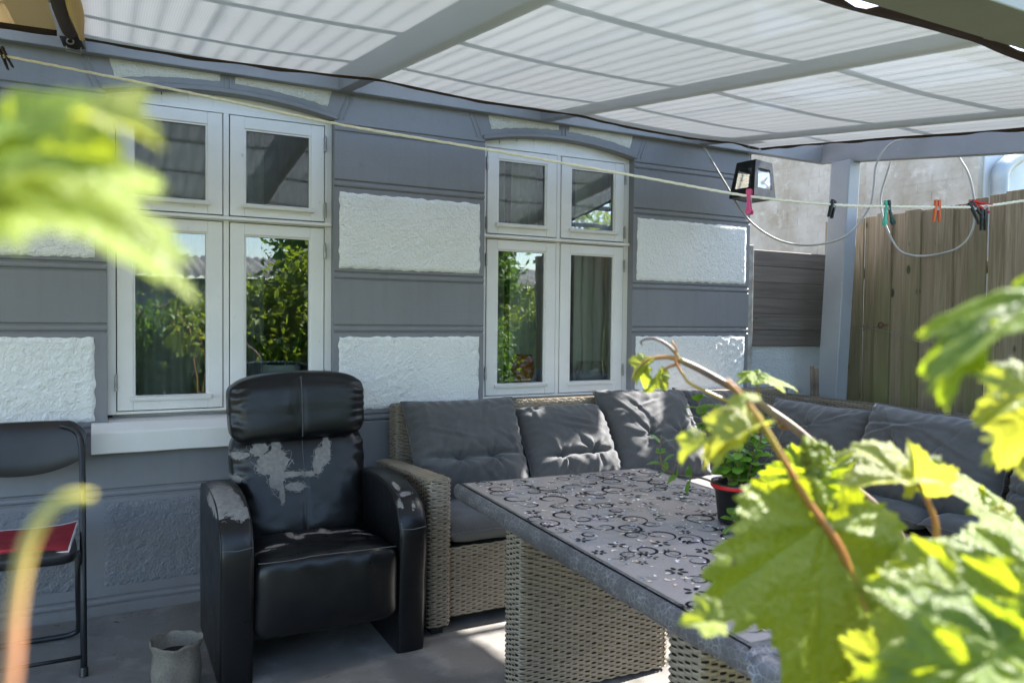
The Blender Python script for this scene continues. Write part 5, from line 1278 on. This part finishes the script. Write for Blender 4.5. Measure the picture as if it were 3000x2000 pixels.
buds(v1, [ad(1890, 1165, .68), ad(1872, 1110, .68), ad(1862, 1060, .68), ad(1866, 1020, .68)], 1); buds(v1, [ad(2262, 1260, .78), ad(2290, 1220, .78), ad(2300, 1180, .78)], 2)

v2 = thing('grape_vine', (-.30, -3.45, -.05), 'blurred grape vine leaves close to the lens at the left edge', 'vine')
stem(v2, [Vector((-.30, -3.45, -.05)), ad(-700, 1500, .25), ad(-520, 800, .23), ad(-220, 420, .22), ad(-60, 430, .22)], (.005, .002), M['youngstem'])
place(v2, LM[1], ad(-30, 335, .22), (.97, -.02, .15), (.10, .72, .60), .043); place(v2, LM[3], ad(-60, 425, .22), (.97, -.09, .1), (.10, .90, .40), .064); place(v2, YM[0], ad(230, 275, .22), (.95, -.12, .0), (-.1, .85, .5), .018); place(v2, LM[0], ad(-90, 270, .23), (.9, .05, .1), (.1, .8, .5), .038); place(v2, LM[2], ad(-60, 430, .22), (.85, -.05, .1), (.1, .9, .4), .038)
stem(v2, [ad(-40, 1900, .20), ad(20, 1568, .20), ad(35, 1400, .20), ad(62, 1260, .20), ad(105, 1180, .20), ad(150, 1145, .20), ad(200, 1140, .20), ad(208, 1142, .20)], (.0022, .0010), M['tendril'], 'tendril')

# ================================================================== potted kalanchoe on the table
kp = Vector((1.662, -2.030, TZ+.003))
kal = thing('potted_plant', kp, 'kalanchoe with orange buds in a black plastic pot on the table', 'plant')
mb = MB(); mb.lathe([(0, 0), (.058, 0), (.061, .004), (.072, .098), (.077, .099), (.080, .102), (.083, .122), (.080, .1225), (.078, .110), (.070, .105), (.060, .03), (0, .03)], kp, 40); mb.build('pot', M['black'], kal, smooth=True)
mb = MB(); mb.lathe([(.0788, .1140), (.0800, .1140), (.0800, .1195), (.0788, .1195)], kp, 40); mb.lathe([(.0838, .106), (.0846, .108), (.0846, .115), (.0838, .117)], kp, 40); mb.build('red_band', M['redp'], kal)
mb = MB(); mb.lathe([(0, .104), (.078, .103)], kp, 20); mb.build('pot_fill', simple('potting_soil', (.035, .025, .018), .95, .3, 40, 90, .8, .006), kal)
t = NT('kalanchoe_leaf'); oi = t.n('ShaderNodeObjectInfo').outputs['Random']; c = t.mix(oi, (.075, .19, .02), (.17, .30, .04)); p = t.pr(Base_Color=c, Roughness=.26, Specular_IOR_Level=.6); tl = t.n('ShaderNodeBsdfTranslucent'); tl.inputs[0].default_value = (.25, .45, .03, 1)
M['kleaf'] = t.fin(t.mixsh(.3, p, tl)); M['kstem'] = simple('kalanchoe_stem', (.20, .12, .07), .6, .2, 30)
def kleaf():
    mb = MB(); n = 20; vs = [(.5, 0, .05)]
    for (f, z) in ((.5, .03), (.85, .0), (1.0, .0)):
        for i in range(n):
            a = 2*math.pi*i/n; r = f*(1+.05*math.cos(a*6)*(f > .9)); x = .5+.52*r*math.cos(a); y = .42*r*math.sin(a)*(.75+.25*x); vs.append((x, y, z-.25*(x-.5)**2+.35*y*y))
    fs = [(0, 1+i, 1+(i+1) % n) for i in range(n)]
    for k in range(2):
        for i in range(n): a = 1+k*n; fs.append((a+i, a+n+i, a+n+(i+1) % n, a+(i+1) % n))
    mb.add(vs, fs); return mb.mesh('kalanchoe_leaf', M['kleaf'], True)
KL = kleaf(); rs = random.Random(9)
def kput(J, T, N, s):
    T = Vector(T).normalized(); N = Vector(N); N = (N-T*N.dot(T)).normalized(); B = N.cross(T); o = link('leaf', KL, None, kal)
    o.matrix_basis = Matrix(((T.x*s, B.x*s, N.x*s, J.x), (T.y*s, B.y*s, N.y*s, J.y), (T.z*s, B.z*s, N.z*s, J.z), (0, 0, 0, 1)))
def kstem(pts, leaves=(), n0=.0, sz=.032, r=.0034):
    c = catmull(pts, 10); mb = MB(); mb.tube(c, [r*(1-.45*i/len(c)) for i in range(len(c))], 6); mb.build('stem', M['kstem'], kal, smooth=True)
    N = len(c); m = leaves
    for k in range(m):
        f = n0+(1-n0)*(k+.5)/m; i = min(N-2, int(f*(N-1))); d = (c[i+1]-c[i]).normalized()
        for sg in (0, math.pi):
            a = k*1.57+sg+rs.uniform(-.3, .3); side = d.orthogonal().normalized(); side = Quaternion(d, a) @ side; T = side+d*rs.uniform(.1, .6)
            kput(c[i], T, d*1.0+side*-.2+Vector((0, 0, .3)), sz*rs.uniform(1.05, 1.75)*(1.1-.35*f))
top_ = kp+Vector((0, 0, .105))
Lc = Vector(RGT); Uc = Vector((0, 0, 1)); Fc = Vector(FWD)
for (a, l, h, m) in [(-1.6, .05, .13, 5), (-.9, .04, .17, 6), (.2, .05, .12, 5), (.8, .06, .15, 5), (1.7, .05, .10, 4), (2.6, .05, .14, 5), (3.3, .06, .09, 4), (-2.4, .05, .10, 4), (.0, .01, .12, 5), (1.2, .02, .09, 4), (-.4, .03, .08, 4), (2.1, .025, .11, 4)]:
    d = Vector((math.cos(a), math.sin(a), 0)); b = top_+d*.025; kstem([b, b+d*l*.5+Uc*h*.65, b+d*l*1.3+Uc*h*1.3], m+1, .15, .034)
# tall shoot behind with the dense crown, shoot trailing to the left, drooping shoot in front, flower stalk to the right
kstem([top_+Lc*-.02+Fc*.03, top_+Lc*-.055+Uc*.14+Fc*.05, top_+Lc*-.07+Uc*.27+Fc*.05], 8, .35, .046)
kstem([top_+Lc*-.01+Fc*.04, top_+Lc*-.085+Uc*.15+Fc*.06, top_+Lc*-.115+Uc*.265+Fc*.07], 7, .4, .042)
kstem([top_+Lc*.02+Fc*.03, top_+Lc*.01+Uc*.12+Fc*.04, top_+Lc*.0+Uc*.20+Fc*.05], 6, .4, .042)
kstem([top_+Lc*-.05, top_+Lc*-.11+Uc*.025, top_+Lc*-.18+Uc*.035, top_+Lc*-.225+Uc*.055, top_+Lc*-.238+Uc*.10, top_+Lc*-.236+Uc*.155], 6, .25, .034)
kstem([top_+Lc*.055-Fc*.055, top_+Lc*.065-Fc*.09+Uc*.01, top_+Lc*.060-Fc*.105-Uc*.04, top_+Lc*.03-Fc*.12-Uc*.085, top_+Lc*-.02-Fc*.12-Uc*.085], 3, .55, .034, .0045)
kstem([top_+Lc*-.02-Fc*.12-Uc*.085, top_+Lc*-.05-Fc*.12-Uc*.075, top_+Lc*-.06-Fc*.12-Uc*.045], 3, .3, .034)
kstem([top_+Lc*.02, top_+Lc*.09+Uc*.10, top_+Lc*.125+Uc*.165], 2, .3, .022, .0026)
M['kbud'] = simple('orange_buds', (.55, .075, .015), .5, .3, 40, c2=(.20, .22, .04))
def flower_head(c, s, n):
    mb = MB()
    for k in range(n):
        a = rs.uniform(0, 6.28); r = s*rs.uniform(.1, 1); p = c+Vector((math.cos(a)*r, math.sin(a)*r, rs.uniform(-.3, .9)*s)); d = (p-c+Uc*s*.8).normalized(); mb.tube([p, p+d*.007, p+d*.013, p+d*.016], [.0014, .0034, .0032, .0008], 6)
    mb.build('flower_buds', M['kbud'], kal, smooth=True)
flower_head(top_+Lc*.127+Uc*.172, .018, 34); flower_head(top_+Lc*.01-Fc*.11-Uc*.06, .010, 12); flower_head(top_+Lc*.015+Uc*.235, .007, 6)

# ================================================================== garden behind the camera (seen mirrored in the panes)
def m_foliage(name, a, b, tla):
    t = NT(name); oi = t.n('ShaderNodeTexCoord').outputs['Object']; n = t.noise(oi, 2.2, 3); n2 = t.noise(oi, 40, 2)
    c = t.mix(t.rng(t.math('ADD', t.math('MULTIPLY', n, .5), t.math('MULTIPLY', n2, .5)), .35, .65), a, b); p = t.pr(Base_Color=c, Roughness=.5); tl = t.n('ShaderNodeBsdfTranslucent'); tl.inputs[0].default_value = (*tla, 1); return t.fin(t.mixsh(.4, p, tl))
M['fol1'] = m_foliage('shrub_foliage', (.04, .09, .016), (.10, .18, .03), (.18, .34, .03)); M['fol2'] = m_foliage('yellow_green_foliage', (.09, .14, .016), (.19, .24, .03), (.34, .44, .03)); M['bark'] = simple('bark', (.10, .075, .055), .9, .3, 12, 40, .7, .01)
def foliage_mesh(seed, mat, n, ls, shape):
    rs = np.random.RandomState(seed); k = 26; ctr = rs.uniform(-1, 1, (k, 3)); ctr = ctr[np.linalg.norm(ctr, axis=1) < 1.05]; ctr[:, 2] *= .95
    idx = rs.randint(0, len(ctr), n); P = ctr[idx]*.72+rs.normal(0, .17, (n, 3)); P *= np.array(shape)
    T = rs.normal(0, 1, (n, 3)); T[:, 2] -= .4; T /= np.linalg.norm(T, axis=1)[:, None]; N = rs.normal(0, 1, (n, 3)); N[:, 2] += .8; B = np.cross(N, T); B /= np.linalg.norm(B, axis=1)[:, None]
    s = (ls*rs.uniform(.6, 1.3, n))[:, None]; nn = np.cross(T, B)
    V = np.empty((n, 4, 3)); V[:, 0] = P; V[:, 1] = P+T*s*.5+B*s*.30+nn*s*.08; V[:, 2] = P+T*s; V[:, 3] = P+T*s*.5-B*s*.30+nn*s*.08
    me = bpy.data.meshes.new('foliage'); me.from_pydata(V.reshape(-1, 3).tolist(), [], [(4*i, 4*i+1, 4*i+2, 4*i+3) for i in range(n)]); me.materials.append(mat); return me
FM = [foliage_mesh(1, M['fol1'], 5200, .10, (.9, .8, 1.0)), foliage_mesh(2, M['fol2'], 5200, .11, (.9, .9, 1.0)), foliage_mesh(3, M['fol1'], 5200, .085, (1, .8, .9))]
tm = MB(); tm.tube([(0, 0, -1.25), (.03, .02, -.6), (0, .03, 0), (.05, 0, .5)], [.09, .07, .05, .02], 8)
for a in range(6): tm.tube([(0, .02, -.4+.12*a), (.25*math.cos(a*2.4), .25*math.sin(a*2.4), -.1+.12*a), (.5*math.cos(a*2.4), .5*math.sin(a*2.4), .15+.1*a)], [.035, .022, .008], 6)
TM = tm.mesh('trunk', M['bark'], True)
GARD = [(1.15, -5.0, 1.05, .85, 1, 'shrub', 'rounded shrub reflected in the left pane of the left window'), (2.15, -5.0, 1.35, .95, 1, 'shrub', 'tall yellow green shrub reflected in the right pane of the left window'), (.25, -5.2, 1.0, .85, 2, 'shrub', 'low shrub mirrored at the left edge of the left window'), (3.7, -6.2, 1.2, .95, 0, 'shrub', 'bushy shrub mirrored beside the yellow green one'), (5.0, -6.6, .9, .9, 2, 'shrub', 'low bush mirrored in the left pane of the right window'), (6.6, -7.2, 1.1, 1.0, 1, 'shrub', 'yellow green bush mirrored low in the right window'),
        (3.1, -8.2, 2.6, 1.5, 2, 'tree', 'tall leafy tree mirrored at the top of the left window'), (5.9, -9.0, 2.4, 1.5, 0, 'tree', 'leafy tree mirrored in the right window'), (8.6, -8.4, 2.3, 1.5, 1, 'tree', 'yellow green tree mirrored at the right edge of the right window'), (10.5, -9.6, 2.6, 1.8, 0, 'tree', 'dark tree mirrored behind the yellow green tree'), (-1.4, -5.2, 1.0, .8, 1, 'shrub', 'yellow green shrub left of the camera'), (8.2, -5.9, 1.0, .9, 2, 'shrub', 'bush at the far right of the garden')]
for (x, y, h, s, k, nm, lab) in GARD:
    r = thing(nm, (x, y, -.05), lab, nm, 'shrubs in the garden' if nm == 'shrub' else 'trees in the garden')
    for (me, n2) in ((FM[k], 'crown'), (TM, 'trunk')):
        o = bpy.data.objects.new(n2, me); COL.objects.link(o); o.parent = r; zc_ = h; o.location = (0, 0, zc_); o.rotation_euler = (0, 0, x*2.3); o.scale = (s, s, h/1.2 if n2 == 'trunk' else s*1.05)
sh = thing('garden_shed', (3.5, -11.5, -.05), 'grey shed with corrugated roof mirrored in the left window', 'shed')
mb = MB(); mb.box((-2.5, -13.5, -.05), (9.5, -11.2, 2.0)); mb.build('wall', simple('shed_boards', (.30, .31, .32), .8, .15), sh)
mb = MB(); mb.grid(240, 2, lambda u, v: (-2.8+12.6*u, -10.9-2.9*v, 2.02+.55*v+.03*math.cos(2*math.pi*12.6*u/.177))); o = mb.build('roof', simple('fibre_cement', (.20, .195, .19), .85, .2), sh, smooth=True); o.modifiers.new('s', 'SOLIDIFY').thickness = .008
